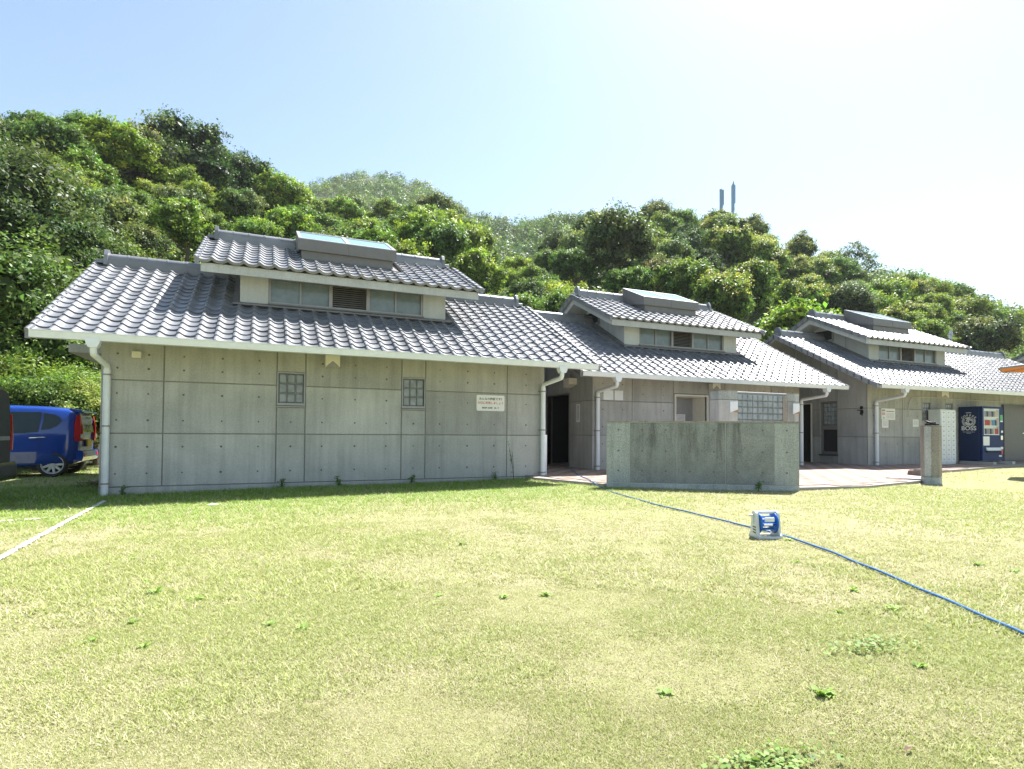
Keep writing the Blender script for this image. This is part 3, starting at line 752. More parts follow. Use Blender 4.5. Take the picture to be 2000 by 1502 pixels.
n_ = sign_sheet('notice', face_front(18.225, 11.947, 1.555), .66, .36, 'large white poster with red and green print beside the right downpipe', 'notice')
bars(n_, -.31, -.15, [.13, .10], 'ink', .02); bars(n_, -.31, -.15, [.04, .01, -.02], 'redink', .018); bars(n_, -.27, -.18, [-.10, -.13], 'greenink', .02); bars(n_, -.1, .28, [.09], 'ink', .02); bars(n_, -.1, .28, [.03-.03*i for i in range(6)], 'ink', .006)
n_ = sign_sheet('notice', face_front(18.07, 11.947, 1.245), .31, .24, 'small white paper just below the large poster', 'notice'); bars(n_, -.12, .12, [.07-.03*i for i in range(5)])
n_ = sign_sheet('notice', face_front(19.585, 11.947, 1.29), .30, .24, 'small white paper left of the barred small window on the right building', 'notice'); bars(n_, -.11, .11, [.07-.03*i for i in range(5)])
# black man pictogram on the shaded side wall
pic = MB()
pic.prism([(.055*math.cos(i*math.pi/10)+.01, .105+.055*math.sin(i*math.pi/10)) for i in range(20)], 'z', 0, .012)
pic.prism([(-.13, .045), (.065, .035), (.075, -.06), (.05, -.075), (.045, -.14), (.015, -.145), (.0, -.08), (-.02, -.12), (-.045, -.11), (-.03, -.02), (-.03, .012), (-.13, .02)], 'z', 0, .012)
o = link('pictogram_sign', pic.mesh('pictogram_sign', M['black'])); o.matrix_world = face_left(17.247, 12.15, 1.64); tag(o, 'black figure pictogram on the shaded side wall of the right building', 'sign')

# ================================================================== SCREEN WALLS
sc = thing('screen_wall', 'long low grey concrete screen wall standing on the lawn edge', 'wall')
sc.location = (5.92, 9.15, -.2); sc.rotation_euler = (0, 0, math.atan2(7.36-9.15, 8.80-5.92))
LW = math.hypot(8.8-5.92, 9.15-7.36)
part(MB().box(0, LW, .012, .2, 0, 1.30), 'wall_core', M['joint_pale'], sc)
part(MB().box(0, LW, 0, .011, 0, .165), 'plinth', M['pier'], sc)
xs = [0, .425, 1.275, 2.13, 2.97, LW]
for i in range(5):
    g = .007
    pm = MB(); panel_front(pm, xs[i]+(g if i else 0), xs[i+1]-(g if i < 4 else 0), .18, 1.29, 0, .012, .004)
    part(pm, 'concrete_panel', M['pier'] if i in (0, 4) else M['weath'], sc)
t_ = MB()
for i in range(5):
    wd = xs[i+1]-xs[i]
    for xx in ([xs[i]+wd/2] if i in (0, 4) else [xs[i]+wd*.26, xs[i]+wd*.76]):
        for zz in (.40, .77, 1.16):
            r = .018; t_.add([(xx+r*math.cos(j*math.pi/4), -.0022, zz+r*math.sin(j*math.pi/4)) for j in range(8)]+[(xx, -.003, zz)], [(j, (j+1) % 8, 8) for j in range(8)])
part(t_, 'tie_hole', M['tiehole'], sc, stuff=True)
part(MB().box(-.006, LW+.006, -.006, .206, 1.302, 1.325), 'coping', M['brownpier'], sc)

gs = base_at(thing('glass_block_screen', 'glass block screen between two weathered concrete pillars behind the low wall', 'screen wall'), (11.0, 10.45, PZ))
def pillar(x0, x1, y0, y1, z0, z1, c=.1):
    return MB().prism([(x0+c, y0), (x1-c*.2, y0), (x1, y0+c*.2), (x1, y1), (x0, y1), (x0, y0+c)], 'z', z0, z1)
for (xa, xb, zt) in ((9.86, 10.32, 1.93), (11.98, 12.34, 1.92)):
    p_ = part(pillar(xa, xb, 10.3, 10.75, PZ, 1.70, .16), 'pillar', M['conc'], gs)
    part(pillar(xa, xb, 10.3, 10.75, 1.71, zt-.02, .16), 'pillar_head', M['pier'], p_)
    part(pillar(xa-.008, xb+.008, 10.292, 10.758, zt-.018, zt, .16), 'pillar_cap', M['brownpier'], p_)
for (xa, xb) in ((10.04, 10.27), (12.08, 12.30)):
    c = part(MB().box(xa, xb, 10.27, 10.298, 1.40, 1.66), 'cover_plate', M['white'], gs, bevel=.004)
    part(MB().prism([(xb-.2, 1.403), (xb-.004, 1.403), (xb-.004, 1.47)], 'y', 10.2675, 10.2695), 'rust_stain', M['rust'], c)
part(MB().box(10.325, 11.975, 10.34, 10.44, PZ, .62), 'screen_base', M['pier'], gs)
part(MB().box(11.83, 11.975, 10.36, 10.46, .62, 1.84), 'screen_jamb', M['brownpier'], gs)
gf = part(MB().box(10.33, 11.83, 10.405, 10.43, .62, 1.85), 'block_grid', M['alul'], gs)
glass_blocks(gf, 10.335, 11.825, .63, 1.845, 10.355, 9, 8, 'gblock')
part(MB().tube([(10.32, 10.40, 1.885), (11.98, 10.40, 1.885)], .025, 10), 'top_rail', M['alul'], gs)

st = thing('concrete_post', 'short eight-sided concrete post with a pale smooth strip at the paving edge', 'post'); st.location = (12.93, 7.58, -.22)
oc = lambda r: [(r*math.cos(R_(22.5+45*i+12)), r*math.sin(R_(22.5+45*i+12))) for i in range(8)]
part(MB().prism(oc(.185), 'z', 0, .24), 'post_base', M['pier'], st)
part(MB().prism(oc(.183), 'z', .255, 1.30), 'post_shaft', M['brownpier'], st)
part(MB().prism(oc(.172), 'z', .239, .256), 'post_joint', M['joint'], st)
vd = math.atan2(-7.62, -12.83)+.05
fa = round((math.degrees(vd)-12)/45)*45+12
b = MB().box(.169, .175, -.06, .06, .257, 1.30); b.xf(Matrix.Rotation(R_(fa), 4, 'Z')); part(b, 'smooth_strip', M['pier'], st)
part(MB().prism(oc(.19), 'z', 1.301, 1.32), 'post_cap', M['brownpier'], st)
rs = random.Random(5); tg = MB(); p0 = [(rs.uniform(-.11, .11), rs.uniform(-.09, .09), 1.335+abs(rs.gauss(.02, .025))) for _ in range(26)]
tg.tube(p0, .018, 6); o = link('cord_bundle', tg.mesh('cord_bundle', M['rubber'])); o.location = (12.93, 7.58, -.22); tag(o, 'dark crumpled cord bundle lying on top of the concrete post', 'cord')
b = MB(); b.loft([[(.17, .11, 0), (-.17, .12, 0), (-.18, -.11, 0), (.16, -.12, 0)], [(.16, .1, .1), (-.16, .11, .09), (-.165, -.10, .1), (.15, -.11, .09)], [(.11, .07, .15), (-.12, .08, .14), (-.12, -.07, .15), (.1, -.08, .14)]], smooth=False)
o = link('stone_block', b.mesh('stone_block', M['stone'])); o.location = (14.2, 8.62, PZ); o.rotation_euler = (0, 0, -.5); tag(o, 'brown stone block on the paving beside the concrete post', 'stone')
o = link('paving_slab', MB().box(-.42, .42, -.36, .36, 0, .02).mesh('paving_slab', M['conc_light'])); o.location = (13.05, 8.15, PZ+.002); o.rotation_euler = (0, 0, .5); tag(o, 'pale flat slab lying on the paving left of the concrete post', 'slab')

# ================================================================== VENDING MACHINE, LOCKER
vm = base_at(thing('vending_machine', 'dark blue drinks vending machine with white coffee emblem on its side', 'vending machine'), (22.4, 11.5, PZ))
X0, X1, Y0, Y1, Z0, Z1 = 21.86, 23.06, 11.22, 11.92, .04, 1.87
part(MB().box(X0, X1, Y0+.09, Y1, Z0, Z1), 'cabinet', M['blue_v'], vm, bevel=.012)
dr = MB(); yd = Y0
dr.box(X0, X1, yd, yd+.085, Z0+.03, .92); dr.box(X0, X0+.09, yd, yd+.085, .92, 1.80); dr.box(X1-.22, X1, yd, yd+.085, .92, 1.80); dr.box(X0, X1, yd, yd+.085, 1.80, Z1)
dr.box(X0+.09, X1-.22, yd+.07, yd+.085, .92, 1.80)
door = part(dr, 'front_door', M['blue_v2'], vm)
dw = MB(); a, c = X0+.09, X1-.22
for z in (.92, 1.21, 1.50, 1.775): dw.box(a, c, yd+.004, yd+.066, z, z+.028)
dw.box(a, a+.02, yd+.004, yd+.066, .948, 1.775); dw.box(c-.02, c, yd+.004, yd+.066, .948, 1.775); dw.box(a+.02, c-.02, yd+.062, yd+.069, .948, 1.775)
part(dw, 'display_shelves', M['white_pl'], door)
cols = [('can_grey', (.35, .33, .33)), ('can_red', (.5, .09, .07)), ('can_blue', (.12, .3, .5)), ('can_cream', (.6, .52, .38)), ('can_dark', (.08, .08, .1))]
rows_c = [[0, 0, 4, 0, 0, 4, 0, 3, 3], [3, 1, 1, 1, 3, 2, 2, 4, 3], [0, 4, 0, 0, 4, 0, 3, 1, 1]]
cm = {i: MB() for i in range(5)}
for r, z in enumerate((1.528, 1.238, .948)):
    for i, k in enumerate(rows_c[r]):
        x = a+.06+(c-a-.12)*i/8; cm[k].tube([(x, yd+.035, z), (x, yd+.035, z+.15), (x, yd+.035, z+.185)], [.03, .03, .022], 10)
for k in cm: part(cm[k], 'sample_drinks', plain(cols[k][0], cols[k][1], .35), door, stuff=True)
part(MB().box(a+.0, c, yd+.0005, yd+.003, .92, .925), 'price_strip', M['paper'], door)
part(MB().box(X0+.05, X0+.40, yd-.004, yd-.0005, .57, .87), 'leaflet', M['paper'], door)
tr = MB(); tr.prism([(yd-.05, .40), (yd-.005, .50), (yd-.001, .50), (yd-.001, .40)], 'x', X0+.2, X1-.2); part(tr, 'delivery_flap', M['white_pl'], door)
part(MB().box(X0+.2, X1-.2, yd-.03, yd-.001, .335, .39), 'delivery_tray', M['dark'], door)
part(MB().box(X1-.17, X1-.03, yd-.006, yd-.0005, 1.42, 1.60), 'green_label', M['greenink'], door)
part(MB().box(X1-.17, X1-.03, yd-.006, yd-.0005, 1.36, 1.41), 'white_label', M['paper'], door)
part(MB().box(X1-.18, X1-.06, yd-.02, yd-.0005, .76, .90), 'coin_panel', M['chrome'], door)
part(MB().box(X1-.13, X1-.02, yd-.006, yd-.0005, 1.0, 1.07), 'white_label', M['paper'], door)
part(MB().box(X1-.17, X1-.02, yd-.006, yd-.0005, .44, .52), 'white_label', M['paper'], door)
part(MB().box(X1-.12, X1-.03, yd-.006, yd-.0005, .27, .42), 'red_label', M['redink'], door)
part(MB().box(X1-.26, X1-.10, yd-.006, yd-.0005, .19, .24), 'white_label', M['paper'], door)
# emblem and lettering on the left side of the cabinet
mt = face_left(X0-.002, (Y0+.09+Y1)/2, 0)
cab = [o for o in vm.children if o.name.startswith('cabinet')][0]
def side_text(s, size, x, z, bold=.002):
    me = text_mesh(s, size, M['paper'], mt @ Matrix.Translation((x, z, .0)), 'CENTER', bold); return link('lettering', me, cab)
side_text('BOSS', .195, 0, 1.135, .006); side_text('SUNTORY', .036, 0, 1.66); side_text('BOSS IS THE BOSS OF THEM ALL', .025, 0, 1.015, .001); side_text('SINCE 1992', .028, 0, .975, .001)
for i, ch in enumerate('COFFEE'):
    an = R_(52-20.8*i); me = text_mesh(ch, .095, M['paper'], mt @ Matrix.Translation((-.235*math.sin(an), 1.375+.195*math.cos(an), 0)) @ Matrix.Rotation(an, 4, 'Z'), 'CENTER', .003); link('lettering', me, cab)
em = MB()
def ringf(r0, r1, a0, a1, n=28):
    vs = []; fs = []
    for i in range(n+1):
        a = R_(a0+(a1-a0)*i/n)
        for r in (r0, r1): vs.append((r*math.cos(a), 1.375+r*math.sin(a), .0008))
    for i in range(n): fs.append((2*i, 2*i+1, 2*i+3, 2*i+2))
    em.add(vs, fs)
ringf(.135, .148, 0, 360); ringf(.165, .185, 150, 238); ringf(.165, .185, -58, 30); ringf(.195, .205, 160, 232); ringf(.195, .205, -52, 20)
ringf(.0, .04, 40, 300); ringf(.055, .085, 20, 170); ringf(.06, .10, 190, 300); ringf(.095, .125, 60, 130); ringf(.105, .13, 200, 340); ringf(.09, .12, -10, 40)
em.xf(mt); part(em, 'emblem', M['paper'], cab)
FG = 'concrete rails under the vending machine'
for x, lab in ((X0-.02, 'pale concrete rail under the left side of the blue vending machine'), (X1-.14, 'pale concrete rail under the right side of the blue vending machine')):
    o = link('foot_rail', MB().box(x, x+.17, Y0-.32, Y1-.02, PZ, .035).mesh('foot_rail', M['conc_light'])); tag(o, lab, 'concrete rail', FG)
lk = base_at(thing('locker_cabinet', 'white steel locker cabinet with many small doors beside the vending machine', 'locker'), (20.6, 11.7, PZ))
LX0, LX1, LY, LZ = 20.17, 20.98, 11.52, 1.74
part(MB().box(LX0, LX1, LY+.01, 11.90, PZ, LZ), 'locker_body', M['white_pl'], lk, bevel=.006)
for i in range(3):
    for j in range(11):
        w3 = (LX1-LX0-.03)/3; h3 = (LZ-.04-.03)/11; xx = LX0+.015+i*w3; zz = .03+j*h3
        dd = part(MB().box(xx+.006, xx+w3-.006, LY-.006, LY+.009, zz+.006, zz+h3-.006), 'locker_door', M['white'], lk)
        part(MB().box(xx+w3/2-.03, xx+w3/2+.03, LY-.011, LY-.0065, zz+h3*.5, zz+h3*.5+.03), 'lock', M['alul'], dd)

# ================================================================== HOSE AND REEL
rl = thing('hose_reel', 'pale grey and blue plastic garden hose reel on the lawn', 'hose reel'); rl.location = (4.62, 4.26, ground_z(4.62, 4.26)-.004); rl.rotation_euler = (0, 0, R_(-19)); rl.scale = (.90, .90, .90)
def side_plate(x, t):
    return MB().prism([(-.11, 0), (.11, 0), (.11, .035), (.075, .07), (.06, .2), (.045, .275), (.02, .298), (-.02, .298), (-.045, .275), (-.06, .2), (-.075, .07), (-.11, .035)], 'x', x, x+t)
lp = part(side_plate(-.135, .028), 'side_plate', M['white_pl'], rl, bevel=.006)
b = MB()
for i in range(3): b.prism([(-.045, .055+.03*i), (.02, .06+.03*i), (.02, .072+.03*i), (-.045, .067+.03*i)], 'x', -.137, -.1352)
part(b, 'vent_slot', M['rubber'], lp)
part(side_plate(.107, .028), 'side_plate', M['white_pl'], rl, bevel=.006)
b = MB(); b.box(-.107, .107, -.11, -.075, 0, .03); b.box(-.107, .107, .075, .11, 0, .03); part(b, 'base_bar', M['white_pl'], rl, bevel=.006)
part(MB().tube([(-.11, 0, .283), (.135, 0, .283)], .019, 12), 'top_handle', M['white_pl'], rl)
dm = part(MB().tube([(-.085, 0, .165), (.085, 0, .165)], .042, 16), 'drum', M['blue_pl'], rl)
for x in (-.098, .082): part(MB().tube([(x, 0, .165), (x+.004, 0, .165), (x+.012, 0, .165), (x+.016, 0, .165)], [.10, .112, .112, .10], 24), 'drum_flange', M['blue_pl'], dm)
b = MB()
for i in range(6):
    a = i*math.pi/3; b.tube([(-.085, .075*math.cos(a), .165+.075*math.sin(a)), (.085, .075*math.cos(a), .165+.075*math.sin(a))], .008, 6)
part(b, 'drum_bar', M['blue_pl'], dm)
part(MB().box(-.06, .05, -.10, -.085, .19, .235), 'label_plate', M['white'], rl, bevel=.004)
part(MB().box(-.07, .03, -.10, -.088, .145, .165), 'guide_bar', M['white'], rl, bevel=.004)
cr = part(MB().tube([(-.136, 0, .165), (-.150, 0, .165), (-.152, .0, .24), (-.152, 0, .26)], .011, 8), 'crank_arm', M['white_pl'], rl)
part(MB().tube([(-.152, 0, .25), (-.195, 0, .25)], .012, 10), 'crank_knob', M['chrome'], cr)
hp = [(8.6, 14.6, -.005), (7.75, 13.85, .0), (7.40, 13.2, PZ), (6.85, 12.0, PZ), (6.35, 10.85, PZ), (5.9, 9.7, PZ), (5.62, 8.75, None), (5.34, 7.75, None), (5.1, 6.6, None), (5.0, 5.8, None), (4.93, 5.2, None), (4.87, 4.8, None), (4.84, 4.5, None), (4.80, 4.25, None), (4.70, 3.9, None), (4.53, 3.45, None), (4.35, 3.05, None), (4.11, 2.55, None), (3.88, 2.1, None), (3.66, 1.70, None), (3.2, 1.1, None), (2.4, .2, None)]
def spline(P, n=14):
    out = []
    for i in range(len(P)-1):
        p0, p1, p2, p3 = [np.array(P[min(max(j, 0), len(P)-1)]) for j in (i-1, i, i+1, i+2)]
        for k in range(n):
            t = k/n; out.append(.5*((2*p1)+(-p0+p2)*t+(2*p0-5*p1+4*p2-p3)*t*t+(-p0+3*p1-3*p2+p3)*t**3))
    out.append(np.array(P[-1])); return out
HR = .009
sp = spline([(x, y, (ground_z(x, y)+.006 if z is None else z)+HR) for x, y, z in hp])
ph = np.random.RandomState(1)
sp = [p+np.array([.006*math.sin(i*.31), .005*math.sin(i*.23+1), .003*abs(math.sin(i*.17))]) for i, p in enumerate(sp)]
HOSE_PTS = np.array(sp)
o = link('garden_hose', MB().tube(sp, HR, 10).mesh('garden_hose', M['hose'])); tag(o, 'long blue garden hose running from the doorway across the lawn', 'hose')

# ================================================================== CARS
def car_body(mat, st, name, parent):
    rings = []
    for (x, zl, zb_, zt_, wl_, wb_, wt) in st:
        h = [(wl_*.86, zl), (wl_, zl+.07), (wl_+.006, (zl+zb_)/2), (wb_, zb_), ((wb_*.55+wt*.45), zb_+(zt_-zb_)*.45), (wt+.02, zt_-.10), (wt*.93, zt_-.03), (wt*.72, zt_-.003)]
        rings.append([(x, -y, z) for y, z in h]+[(x, 0, zt_+.008)]+[(x, y, z) for y, z in h[::-1]]+[(x, 0, zl)])
    b = MB().loft(rings); return part(b, name, M[mat], parent)
def cut(o, cyls):
    for c, r, dpt in cyls:
        t = MB().disc(c, (0, 1, 0), r, dpt, 28); me = t.mesh('tmp', M['rubber']); q = bpy.data.objects.new('tmp', me); COL.objects.link(q); q.parent = o.parent; 
        m = o.modifiers.new('c', 'BOOLEAN'); m.object = q; m.operation = 'DIFFERENCE'; m.solver = 'EXACT'
        bpy.context.view_layer.update(); dg = bpy.context.evaluated_depsgraph_get()
        n = bpy.data.meshes.new_from_object(o.evaluated_get(dg)); o.modifiers.clear(); o.data = n; bpy.data.objects.remove(q)
def wheel(parent, x, y, r, spokes=9, side=-1):
    tb = MB(); k = 28
    prof = [(.02, r*.72), (.0, r*.76), (.0, r*.93), (.03, r), (.14, r), (.17, r*.93), (.17, r*.62)]
    rings = [[(x+rr*math.cos(2*math.pi*i/k), y+dy*-side*1.0, r+rr*math.sin(2*math.pi*i/k)) for i in range(k)] for dy, rr in prof]
    w_ = part(MB().loft(rings, cap=False), 'wheel', M['rubber'], parent)
    b = MB(); yy = y-side*.012
    rim = [(.01, r*.74), (-.006, r*.74), (-.008, r*.70), (.02, r*.66), (.1, r*.62)]
    b.loft([[(x+rr*math.cos(2*math.pi*i/k), yy+dy*-side, r+rr*math.sin(2*math.pi*i/k)) for i in range(k)] for dy, rr in rim], cap=False)
    for i in range(spokes):
        a = 2*math.pi*i/spokes; ca, sa = math.cos(a), math.sin(a); h0, h1 = .032, .02
        P = lambda rr, t, d: (x+rr*ca-t*sa, yy+d*-side, r+rr*sa+t*ca)
        b.add([P(.03, -h0, .02), P(.03, h0, .02), P(r*.65, h1, .005), P(r*.65, -h1, .005), P(.03, -h0, .06), P(.03, h0, .06), P(r*.65, h1, .05), P(r*.65, -h1, .05)], [(0, 1, 2, 3), (0, 4, 5, 1), (1, 5, 6, 2), (2, 6, 7, 3), (3, 7, 4, 0)])
    b.disc((x, yy-side*-.0+.0, r), (0, -side, 0), .045, .03, 16)
    part(b, 'rim', M['alloy'], w_)
    part(MB().disc((x, y-side*.08, r), (0, -side, 0), r*.6, .02, 20), 'brake_disc', M['dark'], w_)
car = thing('parked_car', 'bright blue small hatchback parked on the grass left of the building', 'car')
car.location = (-3.86, 16.78, -.20)
# local: rear at x=0, front towards -x, near side is -y
stn = [(0.0, .42, .98, 1.38, .55, .60, .50), (-.05, .34, .98, 1.50, .66, .68, .575), (-.22, .26, .98, 1.575, .725, .735, .615), (-.7, .24, .965, 1.615, .735, .74, .625), (-1.4, .23, .95, 1.63, .735, .74, .63), (-2.0, .23, .94, 1.61, .735, .74, .62), (-2.45, .23, .94, 1.46, .735, .735, .58), (-2.85, .24, .93, 1.08, .725, .725, .60), (-3.15, .26, .82, .93, .70, .70, .58), (-3.33, .32, .70, .80, .62, .62, .5), (-3.4, .40, .62, .70, .5, .5, .4)]
bd = car_body('carblue', stn, 'body', car)
cut(bd, [((-.47, -.80, .295), .325, .30), ((-.47, .50, .295), .325, .30), ((-2.87, -.80, .295), .325, .30), ((-2.87, .50, .295), .325, .30)])
for x in (-.47, -2.87):
    wheel(car, x, -.735, .292, 9, -1); wheel(car, x, .735, .292, 9, 1)
def side_y(z, zb_=.965, zt_=1.60, wb_=.74, wt=.625):
    t = (z-zb_)/(zt_-zb_); return wb_-(wb_*.45-wt*.45)*min(1, t/.45) if t < .45 else (wb_*.55+wt*.45)-((wb_*.55+wt*.45)-(wt+.02))*min(1, (t-.45)/.4)
def glass(pl, sd, name='window', mat='carglass', off=.012):
    b = MB(); n = len(pl)
    vs = [(x, sd*(side_y(z)+off), z) for x, z in pl]+[(x, sd*(side_y(z)-.03), z) for x, z in pl]
    b.add(vs, [tuple(range(n)) if sd < 0 else tuple(range(n))[::-1]]+[(i, (i+1) % n, (i+1) % n+n, i+n) for i in range(n)]); return part(b, name, M[mat], car)
for sd in (-1, 1):
    glass([(-.70, 1.47), (-.715, 1.28), (-.74, 1.03), (-1.0, .995), (-1.58, .985), (-1.55, 1.28), (-1.50, 1.47)], sd)
    glass([(-.67, 1.46), (-.66, 1.28), (-.69, 1.07), (-.55, 1.09), (-.40, 1.17), (-.33, 1.28), (-.36, 1.36), (-.45, 1.42)], sd)
    glass([(-1.62, 1.47), (-1.66, 1.28), (-1.69, .985), (-2.5, .985), (-2.3, 1.28), (-2.1, 1.47)], sd)
b = MB(); b.tube([(-.60, -.765, .90), (-.63, -.782, .905), (-.86, -.785, .895), (-.89, -.765, .89)], [.008, .013, .013, .008], 8); part(b, 'door_handle', M['chrome'], car)
b = MB()
for x, z0, z1 in ((-.725, .58, .97), (-1.60, .30, .97)): b.box(x-.004, x+.004, -.7445, -.70, z0, z1)
part(b, 'door_gap', M['rubber'], car)
for sd in (-1, 1):
    b = MB(); ya, yb_ = (sd*.715, sd*.60)
    b.loft([[(-.06, ya*.93, 1.42), (.0, ya*.82, 1.42), (.0, yb_*.82, 1.42), (-.06, yb_*.9, 1.42)], [(-.085, ya*1.005, 1.18), (.025, ya*.93, 1.18), (.035, yb_*.9, 1.18), (-.04, yb_*.9, 1.18)], [(-.075, ya*1.045, .93), (.03, ya*.97, .93), (.045, yb_*.85, .93), (-.03, yb_*.85, .93)], [(-.06, ya*1.03, .82), (.025, ya*.96, .82), (.04, yb_*.8, .82), (-.03, yb_*.8, .82)]], smooth=False)
    tl = part(b, 'tail_lamp', M['redlamp'], car)
    part(MB().box(.0, .052, min(sd*.68, sd*.56), max(sd*.68, sd*.56), .88, .98), 'lamp_lens', M['chrome'], tl)
part(MB().prism([(.012, 1.02), (.03, 1.02), (-.03, 1.42), (-.06, 1.42)], 'y', -.48, .48), 'rear_window', M['carglass'], car)
part(MB().prism([(-.22, 1.575), (.06, 1.50), (.06, 1.475), (-.2, 1.50)], 'y', -.56, .56), 'roof_spoiler', M['carblue'], car, bevel=.01)
part(MB().prism([(-.1, .34), (.07, .36), (.09, .45), (.085, .58), (.03, .60), (-.1, .60)], 'y', -.66, .66), 'rear_bumper', M['carblue'], car, bevel=.02)
part(MB().box(.02, .052, -.17, .17, .68, .85), 'number_plate', M['yellow'], car)
for sd in (-1, 1): part(MB().box(.086, .096, min(sd*.48, sd*.6), max(sd*.48, sd*.6), .46, .54), 'reflector', M['redlamp'], car)
part(MB().box(-3.2, -.3, -.62, .62, .2, .30), 'underbody', M['dark'], car)

van = thing('parked_van', 'dark grey van cropped by the left edge of the photo', 'van'); van.location = (-3.63, 10.75, -.24)
stn = [(0.0, .40, 1.0, 1.72, .70, .74, .60), (-.05, .34, 1.0, 1.80, .76, .79, .64), (-.3, .30, 1.0, 1.86, .80, .82, .68), (-1.2, .28, 1.0, 1.90, .81, .83, .70), (-2.6, .28, .98, 1.88, .81, .83, .69), (-3.2, .28, .97, 1.60, .81, .82, .66), (-3.7, .28, .95, 1.12, .80, .80, .64), (-4.1, .30, .86, .98, .76, .76, .6), (-4.25, .4, .7, .82, .6, .6, .5)]
bd = car_body('vanpaint', stn, 'body', van)
cut(bd, [((-.75, -.9, .31), .345, .30), ((-.75, .6, .31), .345, .30), ((-3.4, -.9, .31), .345, .30), ((-3.4, .6, .31), .345, .30)])
for x in (-.75, -3.4): wheel(van, x, -.81, .31, 7, -1); wheel(van, x, .81, .31, 7, 1)
part(MB().prism([(.014, 1.08), (.032, 1.08), (.02, 1.62), (-.04, 1.62)], 'y', -.58, .58), 'rear_window', M['carglass'], van)
for sd in (-1, 1):
    b = MB(); ya, yb_ = sd*.805, sd*.745
    b.loft([[(-.06, ya*.95, 1.36), (.010, ya*.90, 1.36), (.012, yb_*.92, 1.36), (-.05, yb_*.92, 1.36)], [(-.06, ya*.99, 1.0), (.014, ya*.965, 1.0), (.02, yb_*.98, 1.0), (-.05, yb_*.98, 1.0)], [(-.06, ya*1.0, .80), (.012, ya*.96, .80), (.02, yb_*.96, .80), (-.05, yb_*.96, .80)]], smooth=False)
    part(b, 'tail_lamp', M['redlamp'], van)
    glass_pts = [(-.3, 1.62), (-.3, 1.12), (-1.4, 1.08), (-1.4, 1.64)]
    b = MB(); b.add([(x, sd*(.83-.13*(z-1.0)/.8+.012), z) for x, z in glass_pts]+[(x, sd*(.83-.13*(z-1.0)/.8-.03), z) for x, z in glass_pts], [(0, 1, 2, 3), (0, 4, 5, 1), (1, 5, 6, 2), (2, 6, 7, 3), (3, 7, 4, 0)]); part(b, 'window', M['carglass'], van)
part(MB().prism([(-.15, .30), (.04, .34), (.065, .42), (.065, .56), (.03, .62), (-.15, .62)], 'y', -.80, .80), 'rear_bumper', M['vanpaint'], van, bevel=.025)
part(MB().box(.03, .06, -.5, .5, .96, 1.02), 'tailgate_trim', M['chrome'], van)
part(MB().box(-4.0, -.2, -.7, .7, .2, .34), 'underbody', M['dark'], van)

# ================================================================== UMBRELLA, ANTENNAS, DISH, POWER LINE
um = thing('patio_umbrella', 'grey umbrella edge with orange underside at the right edge of the photo', 'umbrella'); um.location = (18.1, 7.3, ground_z(18.1, 7.3))
zc = 2.72; n = 8; rr = 1.52
tp = MB(); tp.add([(rr*math.cos(2*math.pi*i/n+math.pi), rr*math.sin(2*math.pi*i/n+math.pi), zc) for i in range(n)]+[(0, 0, zc+.22)], [(i, (i+1) % n, n) for i in range(n)])
tp.add([(rr*math.cos(2*math.pi*i/n+math.pi), rr*math.sin(2*math.pi*i/n+math.pi), zc) for i in range(n)]+[(rr*1.005*math.cos(2*math.pi*i/n+math.pi), rr*1.005*math.sin(2*math.pi*i/n+math.pi), zc-.03) for i in range(n)], [(i, i+n, (i+1) % n+n, (i+1) % n) for i in range(n)])
part(tp, 'canopy', M['awn'], um)
tp = MB(); tp.add([(rr*.99*math.cos(2*math.pi*i/n+math.pi), rr*.99*math.sin(2*math.pi*i/n+math.pi), zc-.02) for i in range(n)]+[(0, 0, zc+.18)], [((i+1) % n, i, n) for i in range(n)]); part(tp, 'canopy_lining', M['orange'], um)
part(MB().tube([(0, 0, 0), (0, 0, zc+.2)], .025, 10), 'pole', M['alul'], um)
for i in range(n): a = 2*math.pi*i/n+math.pi; part(MB().tube([(0, 0, zc+.14), (rr*.98*math.cos(a), rr*.98*math.sin(a), zc-.03)], .009, 6), 'rib', M['alul'], um)
part(MB().tube([(0, 0, 0), (0, 0, .08), (0, 0, .1)], [.25, .25, .1], 20), 'base', M['darkdoor'], um)

def antenna(x, y, z0, z1, lab, rings_):
    t = base_at(thing('antenna_mast', lab, 'antenna'), (x, y, z0))
    part(MB().tube([(x, y, z0), (x, y, z1), (x, y, z1+.6)], [.22, .18, .04], 8), 'mast', M['steelblue'], t)
    for (za, zb_, dx) in rings_: part(MB().box(x+dx-.11, x+dx+.11, y-.12, y+.12, za, zb_), 'panel_antenna', M['steelblue'], t)
    b = MB()
    for z in np.arange(z0+6, z1, 1.1): b.box(x-.36, x+.36, y-.05, y+.05, z, z+.1)
    part(b, 'bracket', M['steelblue'], t)
antenna(76.2, 80, 33, 45.0, 'shorter blue-grey antenna mast above the hilltop trees', [(41.6, 45.4, -.3), (42.6, 45.4, .32)])
antenna(79.0, 80, 33, 46.9, 'taller blue-grey antenna mast above the hilltop trees', [(43.4, 46.8, .28), (41.6, 46.6, -.3)])
ds = base_at(thing('satellite_dish', 'small white satellite dish behind the right roof ridge', 'satellite dish'), (27.8, 15.5, 4.4))
rg = []
for i in range(6):
    r = .19*i/5+.002; rg.append([(27.8-.45*r*r*4+.12+.0, 15.5+r*math.cos(2*math.pi*k/18)*.9-.3*0, 5.36+r*1.1*math.sin(2*math.pi*k/18)) for k in range(18)])
part(MB().loft(rg, cap=False).xf(Matrix.Translation((27.8, 15.5, 5.36)) @ Matrix.Rotation(R_(-35), 4, 'Z') @ Matrix.Translation((-27.8, -15.5, -5.36))), 'reflector', M['white'], ds)
